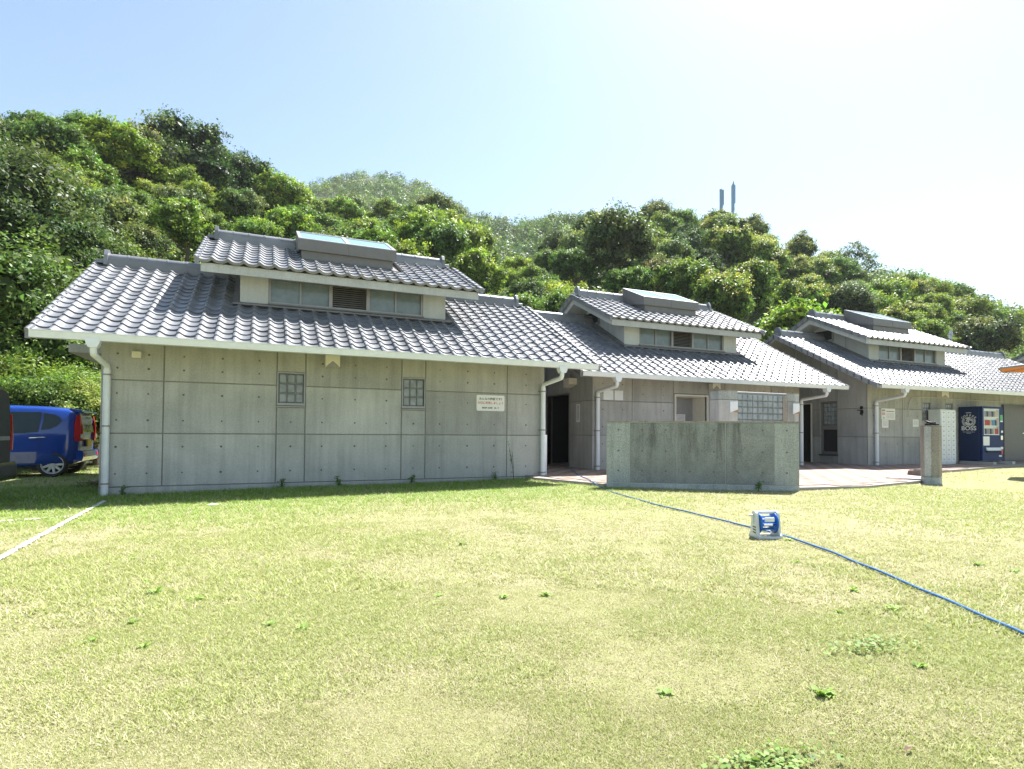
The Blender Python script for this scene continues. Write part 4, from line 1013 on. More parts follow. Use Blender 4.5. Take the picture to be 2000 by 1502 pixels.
part(MB().tube([(27.95, 15.5, 4.3), (27.95, 15.5, 5.36), (27.7, 15.5, 5.36)], .025, 8), 'bracket_pole', M['alul'], ds)
for i, (dz_, lab) in enumerate(((0, 'upper thin power cable crossing the trees above the left roof'), (-.22, 'lower thin power cable crossing the trees above the left roof'))):
    P = None, np.array([-7.96, 32, 11.19+dz_]), np.array([-4.92, 42, 13.45+dz_]), np.array([0, 58, 16.6+dz_])
    o = link('power_line', MB().tube([tuple(p) for p in spline([P[1]-(P[2]-P[1])*1.5+np.array([0, 0, .4]), P[1], P[2], P[3]], 10)], .010, 5).mesh('power_line', M['wire'])); tag(o, lab, 'cable', 'power cables over the left roof')
# ================================================================== VEGETATION
rng = np.random.RandomState(11)
def leaf_quads(pos, nrm, size, col, asp=.55, rng=rng):
    """one folded rhombus per leaf; returns verts (4n,3), colours (4n,4)"""
    n = len(pos); r = rng.normal(size=(n, 3)); nrm = nrm/np.maximum(np.linalg.norm(nrm, axis=1), 1e-6)[:, None]
    t = r-(r*nrm).sum(1)[:, None]*nrm; t /= np.maximum(np.linalg.norm(t, axis=1), 1e-6)[:, None]; b = np.cross(nrm, t)
    s = np.asarray(size).reshape(-1, 1)*np.ones((n, 1))
    v = np.stack([pos-t*s*.5, pos+b*s*.5*asp+nrm*s*.06, pos+t*s*.5-nrm*s*.08, pos-b*s*.5*asp+nrm*s*.06], 1).reshape(-1, 3)
    c = np.repeat(np.concatenate([col, np.ones((n, 1))], 1), 4, 0)
    return v, c
def quad_mesh(name, v, c, mat, core=None, core_mat=None, tri=False):
    me = bpy.data.meshes.new(name); k = 3 if tri else 4; nv = len(v); nf = nv//k
    cv, cf = core if core is not None else (np.zeros((0, 3)), np.zeros((0, 4), int))
    tot = nv+len(cv); me.vertices.add(tot); me.vertices.foreach_set('co', np.concatenate([v, cv]).astype(np.float32).ravel())
    li = np.concatenate([np.arange(nv), (cf+nv).ravel()]).astype(np.int32)
    st_ = np.concatenate([np.arange(nf)*k, nv+np.arange(len(cf))*4]).astype(np.int32)
    me.loops.add(len(li)); me.loops.foreach_set('vertex_index', li)
    me.polygons.add(len(st_)); me.polygons.foreach_set('loop_start', st_)
    me.materials.append(mat)
    if len(cf):
        me.materials.append(core_mat); me.polygons.foreach_set('material_index', np.concatenate([np.zeros(nf), np.ones(len(cf))]).astype(np.int32))
    a = me.attributes.new('leaf_col', 'FLOAT_COLOR', 'POINT'); cc = np.concatenate([c, np.tile([.05, .07, .03, 1], (len(cv), 1))]); a.data.foreach_set('color', cc.astype(np.float32).ravel())
    me.update(); me.validate(); return me
def crown(seed, n_leaf, leaf, base, var=.3, tip=None, flat=.8, lobes=22, loose=1.0, core=True, up=.35, lob_r=(.26, .44), asp=.55):
    """crown of radius about 1, its centre at z = flat, built of lobes that carry leaf clusters"""
    g = np.random.RandomState(seed)
    d = g.normal(size=(lobes, 3)); d[:, 2] = d[:, 2]*.8+.25; d /= np.linalg.norm(d, axis=1)[:, None]
    rad = g.uniform(.42, .78, lobes)
    C = d*rad[:, None]; C[:, 2] *= flat; rl = g.uniform(*lob_r, lobes)
    C = np.vstack([C, [[0, 0, .1]]]); rl = np.append(rl, .5)
    ncl = 17; P, Nn, K = [], [], []
    w_ = rl**2/np.sum(rl**2)
    hue = g.normal(0, 1, len(C))
    for i in range(len(C)):
        q = g.normal(size=(ncl, 3)); q[:, 2] += .35; q /= np.linalg.norm(q, axis=1)[:, None]
        cc = C[i]+q*rl[i]*g.uniform(.80, 1.18, (ncl, 1)); m = max(4, int(n_leaf*w_[i]/ncl)); tone = g.normal(0, 1, ncl)
        for k in range(ncl):
            o = g.normal(size=(m, 3))*rl[i]*.185*loose; o[:, 2] *= .7
            P.append(cc[k]+o); Nn.append(np.tile(q[k]*.8+np.array([0, 0, up]), (m, 1))+g.normal(size=(m, 3))*.55)
            K.append(np.stack([np.full(m, hue[i]), np.full(m, tone[k]), np.full(m, q[k][2])], 1))
    P = np.concatenate(P); Nn = np.concatenate(Nn); K = np.concatenate(K); n = len(P)
    P[:, 2] += flat
    f = np.exp(var*(.5*K[:, 0]+.75*K[:, 1]+.55*g.normal(size=n)))
    col = np.array(base)[None]*f[:, None]; col[:, 0] *= np.exp(.12*K[:, 0]+.1*g.normal(size=n))
    if tip is not None:
        p_ = (K[:, 2] > .35) & (g.rand(n) < .55) & (P[:, 2] > flat*.9); col[p_] = np.array(tip)*np.exp(.25*g.normal(size=(p_.sum(), 1)))
    v, c = leaf_quads(P, Nn, leaf*np.exp(.25*g.normal(size=n)), np.clip(col, .004, .6), asp, g)
    if core:      # larger leaves inside each lobe, crown's inner shade put into their darker colour
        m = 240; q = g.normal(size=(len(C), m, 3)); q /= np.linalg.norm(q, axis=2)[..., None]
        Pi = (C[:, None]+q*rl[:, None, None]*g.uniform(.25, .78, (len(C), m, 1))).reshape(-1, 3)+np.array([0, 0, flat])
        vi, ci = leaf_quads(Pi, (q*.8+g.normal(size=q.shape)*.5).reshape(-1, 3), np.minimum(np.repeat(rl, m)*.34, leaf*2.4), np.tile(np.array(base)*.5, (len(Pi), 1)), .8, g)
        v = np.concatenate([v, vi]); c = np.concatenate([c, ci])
    return v, c, None
def crown_mesh(*a, **k):
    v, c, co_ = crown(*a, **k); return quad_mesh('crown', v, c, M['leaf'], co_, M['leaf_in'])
G_BRIGHT, G_MID, G_DARK, G_OLIVE = (.205, .295, .055), (.135, .215, .052), (.078, .128, .045), (.155, .20, .08)
PROTO = {
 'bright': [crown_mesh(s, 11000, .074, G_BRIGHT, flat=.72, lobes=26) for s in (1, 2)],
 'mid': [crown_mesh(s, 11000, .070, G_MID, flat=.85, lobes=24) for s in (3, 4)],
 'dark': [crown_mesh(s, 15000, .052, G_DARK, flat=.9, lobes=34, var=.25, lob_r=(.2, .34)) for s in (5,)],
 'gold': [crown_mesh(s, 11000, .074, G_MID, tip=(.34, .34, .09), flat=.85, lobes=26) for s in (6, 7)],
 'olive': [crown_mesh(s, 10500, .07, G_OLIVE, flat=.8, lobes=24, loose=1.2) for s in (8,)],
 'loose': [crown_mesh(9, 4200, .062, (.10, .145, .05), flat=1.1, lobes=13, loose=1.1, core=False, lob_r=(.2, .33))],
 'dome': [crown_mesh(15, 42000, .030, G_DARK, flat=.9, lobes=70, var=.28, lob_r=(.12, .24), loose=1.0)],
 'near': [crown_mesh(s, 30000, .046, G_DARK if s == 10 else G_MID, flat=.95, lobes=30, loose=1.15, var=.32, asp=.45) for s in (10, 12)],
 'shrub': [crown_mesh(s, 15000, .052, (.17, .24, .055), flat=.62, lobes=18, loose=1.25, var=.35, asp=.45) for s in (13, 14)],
}
def trunk_mesh(seed, h=1.0, r=.05, limbs=5):
    g = random.Random(seed); b = MB(); p = [(0, 0, -.25), (0, 0, .0), (.03, .01, .35*h), (.02, .05, .7*h), (.05, .03, 1.05*h)]
    b.tube(p, [r*1.5, r*1.2, r, r*.8, r*.45], 8)
    for i in range(limbs):
        a = g.uniform(0, 6.28); z = g.uniform(.45, .8)*h; q = (.03, .03, z); L = g.uniform(.4, .65)
        b.tube([q, (q[0]+.4*L*math.cos(a), q[1]+.4*L*math.sin(a), z+.25*L), (q[0]+L*math.cos(a+.3), q[1]+L*math.sin(a+.3), z+.75*L)], [r*.5, r*.35, r*.12], 6)
    return b.mesh('trunk', M['bark'])
TRUNK = [trunk_mesh(i) for i in range(3)]
# hillside terrain; its height follows the ridge seen above the roofs
SKX = [-500, 0, 60, 150, 240, 330, 420, 520, 600, 650, 720, 790, 850, 900, 940, 970, 1040, 1100, 1180, 1250, 1330, 1400, 1500, 1560, 1620, 1700, 1750, 1830, 1900, 1950, 2000, 2500]
SKY_ = [230, 232, 234, 246, 246, 262, 290, 334, 372, 385, 384, 366, 378, 402, 440, 492, 488, 452, 414, 402, 398, 412, 440, 458, 486, 522, 524, 538, 572, 600, 616, 740]
RSX = [-500, 0, 330, 600, 850, 960, 1100, 1330, 1600, 1800, 2000, 2500]
RSR = [46, 48, 62, 80, 76, 70, 80, 88, 92, 100, 112, 140]
def bear_px(om):
    return 1000+1121.8*np.tan(np.clip(om-YAW, -1.15, 1.15))
def hill_h(x, y):
    r = np.hypot(x, y); om = np.arctan2(x, y); px = np.clip(bear_px(om), -500, 2500)
    e = (844+.0073*(px-1000)-np.interp(px, SKX, SKY_))/np.sqrt(1121.8**2+(px-1000)**2)
    rs = np.interp(px, RSX, RSR); r0 = np.minimum(20.3/np.maximum(np.cos(om), .25), rs*.6)
    top = .9+rs*e-np.interp(px, [0, 520, 620, 900, 1300], [3.6, 4.6, 6.2, 6.4, 6.4])
    s = (r-r0)/(rs-r0)
    z = np.where(s < 0, -.6+s*2, np.where(s < 1, -.6+(top+.6)*np.clip(s, 0, 1)**.93, top-(s-1)*(rs-r0)*.10))
    return z + np.where(s > 0, .5*np.sin(x*.31+y*.17)*np.cos(y*.27-x*.11), 0)*np.clip(s*4, 0, 1)
oms = np.linspace(YAW-R_(62), YAW+R_(60), 150); rr_ = np.concatenate([np.linspace(17, 120, 78), [135, 160]])
hv = []
for o_ in oms:
    x = rr_*np.sin(o_); y = rr_*np.cos(o_); z = hill_h(x, y); hv += list(zip(x.tolist(), y.tolist(), z.tolist()))
nr = len(rr_); hb = MB(); hb.add(hv, [(i*nr+j, i*nr+j+1, (i+1)*nr+j+1, (i+1)*nr+j) for i in range(len(oms)-1) for j in range(nr-1)], True)
struct(hb, 'hillside', M['soil'])
# trees on the near hillside
LAB = {'bright': ('bright green rounded broadleaf tree in the dense wood behind the roofs', 'bright green trees on the hillside'),
       'mid': ('mid green broadleaf tree in the dense wood behind the roofs', 'mid green trees on the hillside'),
       'dark': ('dark green dense evergreen tree in the wood behind the roofs', 'dark evergreen trees on the hillside'),
       'gold': ('green tree with yellowish new leaves on its crown top behind the roofs', 'yellow-tipped trees on the hillside'),
       'olive': ('dull olive green tree in the dense wood behind the roofs', 'olive green trees on the hillside')}
def put_tree(kind, x, y, R, H, label=None, group=None, tint=None, name='tree', zb_=None, rz=None, vi=None, cat='tree', flat=1.0):
    g = random
    z = float(hill_h(np.array(x), np.array(y))) if zb_ is None else zb_
    t = thing(name, label or 'tree', cat, group or (None if label else LAB[kind][1])); t.location = (x, y, z); t.rotation_euler = (0, 0, g.uniform(0, 6.28) if rz is None else rz)
    tr_ = link('trunk', TRUNK[g.randrange(3)], t); th = max(.5, H-R*1.0); tr_.scale = (R*1.3, R*1.3, th)
    c = link('crown', PROTO[kind][g.randrange(len(PROTO[kind])) if vi is None else vi], t)
    fl = {'bright': .72, 'mid': .85, 'dark': .9, 'gold': .85, 'olive': .8, 'loose': 1.1, 'dome': .9, 'near': .95, 'shrub': .62}[kind]
    c.scale = (R, R*g.uniform(.9, 1.1), R*flat); c.location = (0, 0, H-R*flat*fl*2+R*.12)
    k = g.uniform(.82, 1.18); c.color = tint or (k*g.uniform(.9, 1.1), k, k*g.uniform(.85, 1.1), 1)
    return t
def at_px(px, r):
    o_ = YAW+math.atan((px-1000)/1121.8); return r*math.sin(o_), r*math.cos(o_)
random.seed(21)
placed = []
def special(kind, px, r, R, H, label, **k):
    x, y = at_px(px, r); placed.append((x, y, R*.75)); return put_tree(kind, x, y, R, H, label, **k)
special('dome', 352, 58, 6.6, 6.3, 'biggest dark dome-shaped evergreen tree on the skyline above the left roof', flat=.95, tint=(1.0, 1.0, 1.05, 1))
special('dome', 462, 60, 4.8, 5.4, 'dark evergreen tree on the right shoulder of the biggest dome tree')
special('mid', 100, 47, 2.3, 5.0, 'rounded grey green tree standing up on the skyline at the far left', tint=(.95, .95, 1.2, 1))
special('bright', 208, 50, 2.3, 5.0, 'bright green spiky-topped tree on the skyline left of the big dome', tint=(1.15, 1.1, .8, 1))
special('loose', 1683, 92, 3.6, 9.6, 'loose airy tree with sky showing through on the right skyline', rz=1.0)
special('mid', 1178, 118, 4.2, 8.5, 'round tree on the far saddle of the skyline left of the antennas', tint=(.85, .95, 1.2, 1))
special('bright', 1560, 36, 3.4, 6.2, 'bright green leafy tree right behind the gap of the two right roofs', tint=(1.1, 1.1, .9, 1))
special('olive', 1205, 48, 3.2, 8.0, 'glossy dark olive tree rising behind the middle roof gable', tint=(.9, .9, .95, 1))
NG = 'tall dark trees at the left edge'
for i, (px, r, R, H, lab) in enumerate(((25, 26, 3.0, 6.9, 'tall dark tree at the left edge, reaching highest beside the roof'), (-40, 23, 2.8, 6.0, 'dark tree at the left edge, mostly cropped by the photo'), (115, 26.0, 2.3, 5.3, 'dark tree just behind the left roof corner'), (65, 23.0, 2.2, 4.6, 'lower dark tree between the left roof corner and the photo edge'), (-90, 28, 3.2, 7.6, 'dark tree beyond the left edge crown, leaning into the frame'), (190, 28, 1.9, 4.4, 'green tree peeping over the left roof ridge'))):
    x, y = at_px(px, r); placed.append((x, y, R*.7)); put_tree('near', x, y, R, H, lab, NG, vi=i % 2)
kinds_by = lambda px: (['bright', 'bright', 'bright', 'mid', 'olive'] if px < 620 else ['bright', 'mid', 'mid', 'mid', 'bright', 'olive'] if px < 960 else ['bright', 'mid', 'bright', 'dark', 'mid'] if px < 1130 else ['mid', 'dark', 'gold', 'mid', 'bright', 'olive'] if px < 1320 else ['gold', 'gold', 'gold', 'dark', 'gold', 'mid'] if px < 1620 else ['bright', 'mid', 'bright', 'olive', 'gold'])
tries = 0; ntree = 0; WOOD = []
while ntree < 285 and tries < 60000:
    tries += 1
    px = random.uniform(-160, 2160); rs = float(np.interp(px, RSX, RSR)); u = random.random()
    x, y = at_px(px, 1); om = math.atan2(x, y); r0 = min(21.3/max(math.cos(om), .25), rs*.62)
    r = r0+(rs+4-r0)*math.sqrt(u); x, y = at_px(px, r)
    if y < 21.2: continue
    R = random.uniform(1.5, 2.9)*(.78+.32*(r-25)/60)
    if px < 560 and r < 50: R *= .82
    if any((x-a)**2+(y-b_3)**2 < ((R*.62+c_3*.72)*.92)**2 for a, b_3, c_3 in placed): continue
    placed.append((x, y, R)); kd = random.choice(kinds_by(px)); H = R*random.uniform(1.7, 2.5)+random.uniform(0, .8)
    if r > rs-8: H = min(H, 6.4)
    if kd == 'bright': H *= .88
    t = put_tree(kd, x, y, R, H); ntree += 1; WOOD.append((kd, px, (r-r0)/(rs-r0), t))
ZN = [(-999, 60, 'at left photo edge'), (60, 250, 'above the left roof corner'), (250, 420, 'above the nearest ridge end'), (420, 600, 'left of the nearest skylight'), (600, 760, 'above the nearest skylight'), (760, 930, 'right of nearest skylight'), (930, 1110, 'between left and middle roofs'), (1110, 1250, 'above the middle roof gable'), (1250, 1400, 'above the middle skylight'), (1400, 1540, 'below the antennas'), (1540, 1680, 'above the right roof gable'), (1680, 1830, 'above the right skylight'), (1830, 2010, 'above the right roof ridge'), (2010, 9999, 'beyond right photo edge')]
KW = {'bright': 'bright green tree', 'mid': 'mid green tree', 'dark': 'dark evergreen tree', 'gold': 'yellow-tipped green tree', 'olive': 'dull olive tree'}
ORD = ['leftmost', 'second from left', 'third from left', 'fourth from left', 'fifth from left', 'sixth from left', 'seventh from left', 'eighth from left', 'ninth from left', 'tenth from left']
bk = {}
for kd, px, u, t in WOOD:
    z = [q[2] for q in ZN if q[0] <= px < q[1]][0]; tier = 'low' if u < .5 else 'halfway up' if u < .85 else 'on the skyline'
    bk.setdefault((kd, tier, z), []).append((px, t))
for (kd, tier, z), l in bk.items():
    l.sort(key=lambda q: q[0])
    for i, (px, t) in enumerate(l): t['label'] = f'{KW[kd]} {tier} {z}' + (f', {ORD[min(i, 9)]}' if len(l) > 1 else '')
print('trees', ntree, tries)
# bushes behind the parked cars
SG = 'bushes behind the blue car'
for px, r, R, H, lab in ((20, 20.2, 1.5, 2.1, 'light green bush behind the roof of the blue car, at the left edge'), (75, 19.6, 1.4, 2.35, 'light green bush behind the middle of the blue car'), (120, 20.3, 1.35, 2.5, 'sunlit bush above the rear window of the blue car'), (165, 19.4, 1.2, 2.1, 'bush between the blue car and the wall corner'), (55, 22.0, 1.6, 3.3, 'taller bush behind the first row of bushes'), (-40, 20.5, 1.6, 2.6, 'bush left of the photo edge behind the dark van'), (190, 21.3, 1.3, 2.6, 'bush half hidden behind the left wall corner')):
    x, y = at_px(px, r); put_tree('shrub', x, y, R, H, lab, SG, name='bush', zb_=-.3, cat='bush')
# undergrowth that fills the gaps between the trees
n = 15000; pxs = rng.uniform(-200, 2200, n); rs = np.interp(pxs, RSX, RSR); om = YAW+np.arctan((pxs-1000)/1121.8)
r0 = np.minimum(20.6/np.maximum(np.cos(om), .25), rs*.6); r = r0+(rs+6-r0)*np.sqrt(rng.rand(n)); X = r*np.sin(om); Y = r*np.cos(om); Z = hill_h(X, Y)
k = 9; tone = np.exp(.3*rng.normal(size=n)); hp_ = np.abs(rng.normal(0, .35, n))
P = np.stack([X, Y, Z+hp_], 1)[:, None]+rng.normal(size=(n, k, 3))*np.array([.45, .45, .25]); Nn = rng.normal(size=(n, k, 3))*.6+np.array([0, -.25, .9])
colb = np.where(rng.rand(n, 1) < .6, np.array([G_BRIGHT]), np.array([G_MID]))*tone[:, None]
v, c = leaf_quads(P.reshape(-1, 3), Nn.reshape(-1, 3), .34*np.exp(.2*rng.normal(size=n*k)), np.clip(np.repeat(colb, k, 0)*np.exp(.25*rng.normal(size=(n*k, 1))), .01, .5))
o = link('undergrowth', quad_mesh('undergrowth', v, c, M['leaf'])); o['kind'] = 'stuff'
# far wooded hill
FX = [-400, 300, 560, 620, 700, 760, 820, 870, 920, 960, 1000, 1060, 1120, 1190, 1260, 1400, 1600, 1720, 1800, 1900, 2000, 2400]
FY = [470, 400, 366, 344, 328, 332, 350, 384, 410, 421, 424, 420, 414, 410, 430, 470, 500, 520, 534, 566, 604, 690]
def far_h(x, y):
    r = np.hypot(x, y); om = np.arctan2(x, y); px = np.clip(bear_px(om), -400, 2400)
    e = (844+.0073*(px-1000)-np.interp(px, FX, FY))/np.sqrt(1121.8**2+(px-1000)**2)
    rf = np.interp(px, [500, 720, 960, 1100, 2000], [300, 300, 230, 190, 200]); top = .9+rf*e-3.0; base = 6
    s = (r-95)/(rf-95)
    return np.where(s < 0, base+s*10, np.where(s < 1, base+(top-base)*np.clip(s, 0, 1)**1.05, top-(s-1)*30))
rr2 = np.concatenate([np.linspace(85, 320, 48), [380, 500]]); oms = np.linspace(YAW-R_(52), YAW+R_(54), 110); hv = []
for o_ in oms:
    x = rr2*np.sin(o_); y = rr2*np.cos(o_); hv += list(zip(x.tolist(), y.tolist(), far_h(x, y).tolist()))
nr = len(rr2); hb = MB(); hb.add(hv, [(i*nr+j, i*nr+j+1, (i+1)*nr+j+1, (i+1)*nr+j) for i in range(len(oms)-1) for j in range(nr-1)], True)
struct(hb, 'far_hill', M['soil'])
n = 1500; pxs = np.concatenate([rng.uniform(540, 1260, 1150), rng.uniform(1200, 2100, 350)]); rf = np.interp(pxs, [500, 720, 960, 1100, 2000], [300, 300, 230, 190, 200])
r = 105+(rf+6-105)*rng.rand(n)**.75; om = YAW+np.arctan((pxs-1000)/1121.8); X = r*np.sin(om); Y = r*np.cos(om); Z = far_h(X, Y)
k = 210; R = rng.uniform(1.9, 3.6, n)
d = rng.normal(size=(n, k, 3)); d[..., 2] = np.abs(d[..., 2])*.9+.0; d /= np.linalg.norm(d, axis=2)[..., None]
sub = np.sin(d[..., 0]*7+rng.rand(n, 1)*9)*np.sin(d[..., 1]*7+rng.rand(n, 1)*9)*.18+rng.normal(size=(n, k))*.07
P = np.stack([X, Y, Z], 1)[:, None]+d*(R[:, None, None]*(1+sub[..., None]))*np.array([1, 1, 1.25]); Nn = d+rng.normal(size=(n, k, 3))*.28
tc = np.where(rng.rand(n, 1) < .45, np.array([(.115, .19, .045)]), np.where(rng.rand(n, 1) < .5, np.array([(.155, .215, .05)]), np.array([(.085, .145, .045)])))*np.exp(.2*rng.normal(size=(n, 1)))
v, c = leaf_quads(P.reshape(-1, 3), Nn.reshape(-1, 3), (np.repeat(R, k)*.18)*np.exp(.25*rng.normal(size=n*k)), np.clip(np.repeat(tc, k, 0)*np.exp(.25*rng.normal(size=(n*k, 1))), .01, .4), .8)
o = link('far_forest', quad_mesh('far_forest', v, c, M['leaf'])); o['kind'] = 'stuff'

# ------------------------------------------------------------------ grass
def vnoise(x, y, f, seed):
    g = np.random.RandomState(seed); T = g.rand(64, 64); X = x*f; Y = y*f; i = np.floor(X).astype(int); j = np.floor(Y).astype(int); a = X-i; b = Y-j; a = a*a*(3-2*a); b = b*b*(3-2*b)
    h = lambda p, q: T[p % 64, q % 64]
    return (h(i, j)*(1-a)+h(i+1, j)*a)*(1-b)+(h(i, j+1)*(1-a)+h(i+1, j+1)*a)*b
gz = np.vectorize(ground_z)
def seg_d(x, y, p, q):
    p = np.array(p); q = np.array(q); d = q-p; L2 = d@d; t = np.clip(((x-p[0])*d[0]+(y-p[1])*d[1])/L2, 0, 1); return np.hypot(x-p[0]-t*d[0], y-p[1]-t*d[1])
def grass_points():
    out = []
    for (ra, rb, n) in ((1.2, 2.4, 70000), (2.4, 4.0, 60000), (4.0, 7.0, 48000), (7.0, 14, 50000), (14, 24, 12000)):
        om = YAW+rng.uniform(R_(-46), R_(46), n); r = np.sqrt(rng.uniform(ra*ra, rb*rb, n)); out.append(np.stack([r*np.sin(om), r*np.cos(om), r], 1))
    p = np.concatenate(out); x, y = p[:, 0], p[:, 1]
    keep = np.ones(len(p), bool)
    inp = np.array([inside(pv_poly, a, b) for a, b in zip(x, y)]); keep &= ~inp
    keep &= ~((x > -2.47) & (x < 5.8) & (y > 11.4)); keep &= y < 20.5
    sx, sy = x-5.92, y-9.15; a_ = math.atan2(7.36-9.15, 8.8-5.92); ux, uy = sx*math.cos(a_)+sy*math.sin(a_), -sx*math.sin(a_)+sy*math.cos(a_)
    keep &= ~((ux > -.02) & (ux < LW+.02) & (uy > -.01))
    for (p0, p1, w0) in CH: keep &= ~((seg_d(x, y, p0, p1) < w0*.42) & (rng.rand(len(x)) < .75))
    return p[keep]
gp = grass_points(); x, y, r = gp.T; n = len(gp)
pat = .5*vnoise(x, y, .55, 1)+.3*vnoise(x, y, 1.9, 2)+.2*vnoise(x, y, 6, 3)
dry = np.clip((pat-.36)/.26, 0, 1)
lush = np.clip((y-6.6)/2.6, 0, 1)*np.clip((7.5-x)/3, 0, 1); near_wall = np.clip((y-10.2)/1.0, 0, 1)*(x < 6)
dry = np.clip(dry-.9*lush, 0, 1)
left_shade = (x < -1.5) & (y > 10.5); dry[left_shade] *= .2
cov = rng.rand(n) > np.clip((dry-.65)*1.7, 0, .5)
x, y, r, dry, lush, near_wall = (q[cov] for q in (x, y, r, dry, lush, near_wall)); n = len(x)
nb = 6; sz = np.where(r < 2.4, .0100, np.where(r < 4, .0138, np.where(r < 7, .021, np.where(r < 14, .028, .034))))
spread = sz*1.0
bx = x[:, None]+rng.normal(size=(n, nb))*spread[:, None]; by = y[:, None]+rng.normal(size=(n, nb))*spread[:, None]; bz = gz(bx, by)
ht = (sz*np.where(r < 4, .58, .72)*(.75+.35*(1-dry)+.8*near_wall+.3*lush))[:, None]*np.exp(.35*rng.normal(size=(n, nb)))
an = rng.uniform(0, 2*np.pi, (n, nb)); lean = rng.uniform(.7, 2.8, (n, nb)); wd = (sz*.16)[:, None]*np.exp(.2*rng.normal(size=(n, nb)))
ca, sa = np.cos(an), np.sin(an)
tip = np.stack([bx+ca*ht*lean, by+sa*ht*lean, bz+ht], -1); b0 = np.stack([bx-sa*wd, by+ca*wd, bz-.004], -1); b1 = np.stack([bx+sa*wd, by-ca*wd, bz-.004], -1)
v = np.stack([b0, b1, tip], 2).reshape(-1, 3)
gcol = np.array([.325, .36, .13])*np.exp(.22*rng.normal(size=(n, nb, 1))); lcol = np.array([.20, .33, .05])*np.exp(.2*rng.normal(size=(n, nb, 1))); dcol = np.array([.47, .415, .285])*np.exp(.2*rng.normal(size=(n, nb, 1)))
lm = np.clip(lush*.8+near_wall*.4, 0, 1)[:, None, None]; gcol = gcol*(1-lm)+lcol*lm
isdry = rng.rand(n, nb) < (.16+.50*dry)[:, None]
colr = np.where(isdry[..., None], dcol, gcol)
c = np.repeat(np.concatenate([np.clip(colr, .01, .7), np.ones((n, nb, 1))], -1).reshape(-1, 4), 3, 0)
o = link('grass', quad_mesh('grass', v, c, M['grass'], tri=True)); o['kind'] = 'stuff'
print('grass tris', len(v)//3)
# weeds
def weed_mesh(seed, nl=16, L=.045, upright=.5, colr=(.24, .36, .09)):
    g = np.random.RandomState(seed); P = []; Nn = []; 
    v = []; c = []
    for i in range(nl):
        a = g.uniform(0, 6.28); t = np.array([math.cos(a), math.sin(a), g.uniform(.15, 1.0)*upright*2]); t /= np.linalg.norm(t); b = np.array([-math.sin(a), math.cos(a), 0]); l = L*g.uniform(.6, 1.2); w0 = l*.2
        o0 = np.array([g.normal(0, .008), g.normal(0, .008), 0]); m = o0+t*l*.55; e = o0+t*l+np.array([0, 0, -.25*l])
        v += [o0, m+b*w0, e, m-b*w0]; k = np.exp(.2*g.normal()); c += [(*(np.array(colr)*k), 1)]*4
    return quad_mesh('weed', np.array(v), np.array(c), M['grass'])
WM = [weed_mesh(40+i, upright=.3+.15*i) for i in range(4)]
WG = 'small weeds dotted over the dry lawn'
WEED = []
random.seed(8)
for i, (px, py) in enumerate(((265, 1082), (105, 1050), (295, 1125), (310, 1148), (390, 1160), (260, 1205), (185, 1240), (290, 1252), (505, 1092), (540, 1212), (600, 1220), (985, 1165), (860, 1160), (1300, 1352), (1550, 1102), (1665, 1155), (1745, 1190), (1640, 1195), (1600, 1350), (1790, 1300), (1540, 1060), (1900, 1110), (1980, 1125), (640, 1060), (755, 1050), (1075, 1160), (905, 1062))):
    e = (py-(844+.0073*(px-1000)))/math.hypot(1121.8, px-1000); rr0 = 1.06/max(e, .02); x, y = at_px(px, rr0)
    t = link('weed', WM[i % 4]); t.location = (x, y, ground_z(x, y)); s_ = random.uniform(.8, 1.5); t.scale = (s_, s_, s_); t.rotation_euler = (0, 0, random.uniform(0, 6.28)); tag(t, 'w', 'weed', WG); WEED.append((px, py, t))
zw = {}
for px, py, t in WEED:
    z = 'left third of the lawn' if px < 667 else 'middle of the lawn' if px < 1333 else 'right third of the lawn'
    zw.setdefault((z, 'far' if py < 1140 else 'near'), []).append((px, t))
for (z, f), l in zw.items():
    l.sort(key=lambda q: q[0])
    for i, (px, t) in enumerate(l): t['label'] = f'small weed in the {f} {z}, {ORD[min(i, 9)]}'
def clover(x, y, n, rad, seed, label):
    g = np.random.RandomState(seed); p = g.normal(size=(n, 2))*rad*np.array([1.6, .7]); P = np.stack([p[:, 0], p[:, 1], .012+.02*g.rand(n)], 1)
    v, c = leaf_quads(P, g.normal(size=(n, 3))*.3+np.array([0, 0, 1]), .020*np.exp(.2*g.normal(size=n)), np.array([[.18, .27, .075]])*np.exp(.2*g.normal(size=(n, 1))), .9, g)
    o = link('clover_patch', quad_mesh('clover_patch', v, c, M['grass'])); o.location = (x, y, ground_z(x, y)); tag(o, label, 'clover'); o['kind'] = 'stuff'
x, y = at_px(1500, 2.02); clover(x, y, 260, .07, 1, 'leafy clover patch on the lawn at the bottom right')
x, y = at_px(1700, 3.4); clover(x, y, 160, .08, 2, 'thin clover patch on the lawn below the blue hose')
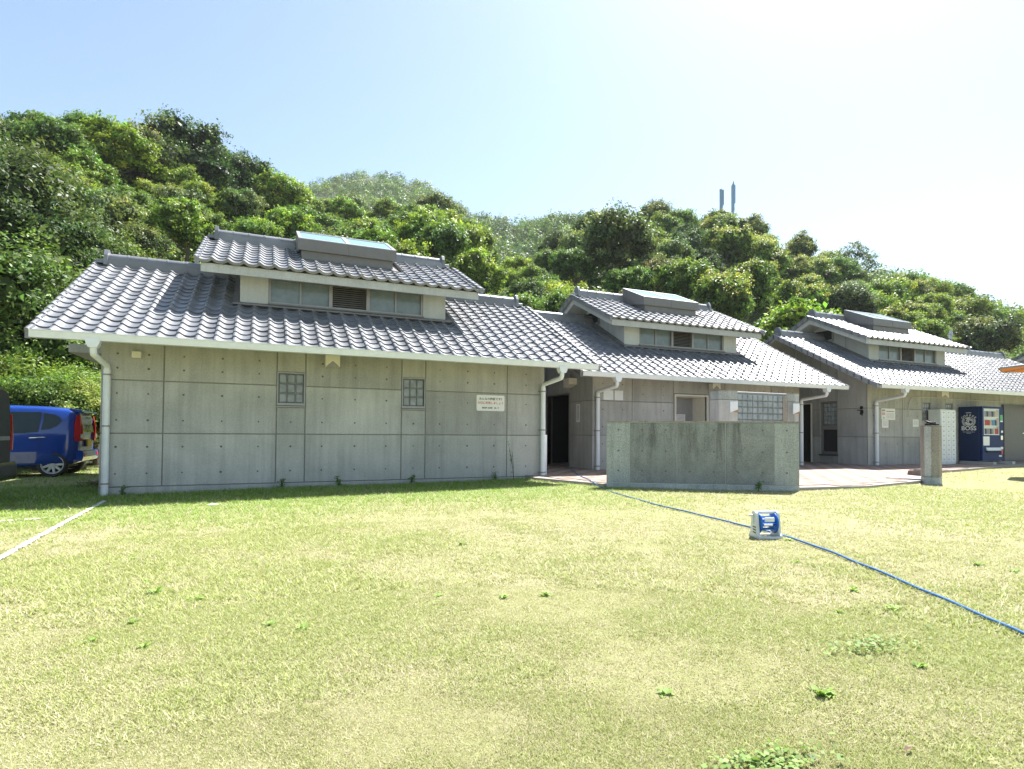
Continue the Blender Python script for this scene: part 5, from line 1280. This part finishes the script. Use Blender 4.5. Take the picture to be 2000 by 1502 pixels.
# plants at the foot of the walls
def wall_plant(x, y, h, n, seed, label, cat='plant', zb_=None):
    g = np.random.RandomState(seed); b = MB(); P, Nn = [], []
    for k in range(3 if h > .5 else 5):
        a = g.uniform(0, 6.28); L = h*g.uniform(.6, 1); tipp = (L*.18*math.cos(a), L*.18*math.sin(a)*.5, L); b.tube([(0, 0, 0), (tipp[0]*.3, tipp[1]*.3, L*.5), tipp], [.005, .004, .002], 5)
        for i in range(n//4): t = g.uniform(.2, 1); P.append((tipp[0]*t+g.normal()*.025, tipp[1]*t+g.normal()*.025, L*t)); Nn.append(g.normal(size=3)*.7+np.array([0, 0, .6]))
    t = thing('wall_plant', label, cat); t.location = (x, y, ground_z(x, y) if zb_ is None else zb_)
    v, c = leaf_quads(np.array(P), np.array(Nn), .045 if h < .5 else .035, np.array([[.12, .21, .05]])*np.exp(.2*g.normal(size=(len(P), 1))), .6, g)
    link('stem', b.mesh('stem', M['leaf_in']), t); link('leaves', quad_mesh('leaves', v, c, M['grass']), t)
wall_plant(4.98, 11.33, .95, 50, 1, 'tall thin weed stalk against the left concrete wall near its right downpipe')
wall_plant(4.55, 11.33, .24, 40, 2, 'small dark weed at the foot of the left wall below the white sign')
wall_plant(1.35, 11.30, .22, 60, 3, 'leafy weed at the wall foot below the vent hood')
wall_plant(2.75, 11.30, .2, 60, 4, 'leafy weed at the wall foot below the second small window')
wall_plant(.35, 11.30, .2, 50, 5, 'leafy weed at the wall foot below the first small window')
wall_plant(-2.1, 11.28, .22, 40, 6, 'small weed beside the left downpipe foot')
wall_plant(8.1, 7.62, .2, 70, 7, 'pale flowering weed at the foot of the screen wall')
# brush heap and scraps
g = random.Random(4); b = MB()
for i in range(60):
    a = g.uniform(0, 3.14); L = g.uniform(.1, .35); cx_, cy_ = g.gauss(0, .18), g.gauss(0, .1); b.tube([(cx_-L/2*math.cos(a), cy_-L/2*math.sin(a), g.uniform(0, .08)), (cx_+L/2*math.cos(a), cy_+L/2*math.sin(a), g.uniform(.0, .12))], .006, 4)
o = link('brush_heap', b.mesh('brush_heap', M['brush'])); o.location = (-2.85, 13.2, -.2); tag(o, 'brown heap of dry twigs beside the left wall corner', 'twigs')
b = MB(); b.add([(-.08, -.02, .02), (-.02, .03, .035), (.03, -.02, .03), (.09, .02, .02), (.0, -.06, .022)], [(0, 4, 1), (1, 4, 2), (2, 4, 3)])
o = link('paper_scrap', b.mesh('paper_scrap', M['paper'])); x, y = -.62, 9.3; o.location = (x, y, ground_z(x, y)); tag(o, 'white paper scrap on the grass in front of the left wall', 'litter')
b = MB(); b.add([(-.022, 0, .004), (0, .010, .010), (.024, .0, .005), (0, -.010, .009)], [(0, 1, 2, 3)])
o = link('dry_leaf', b.mesh('dry_leaf', M['brush'])); x, y = at_px(1768, 2.35); o.location = (x, y, ground_z(x, y)+.01); tag(o, 'single brown fallen leaf on the lawn at the right', 'leaf')

# ================================================================== HAZE
hz = MB().box(-420, 420, -420, 520, -3, 150)
o = link('haze', hz.mesh('haze', bpy.data.materials.new('haze_air'))); o['kind'] = 'stuff'
hm = o.data.materials[0]; hm.use_nodes = True; t = hm.node_tree; t.nodes.remove(t.nodes['Principled BSDF'])
pv_ = t.nodes.new('ShaderNodeVolumePrincipled'); pv_.inputs['Color'].default_value = (.90, .95, 1.0, 1); pv_.inputs['Density'].default_value = 0.00022; pv_.inputs['Anisotropy'].default_value = .2
t.links.new(pv_.outputs[0], t.nodes['Material Output'].inputs['Volume'])
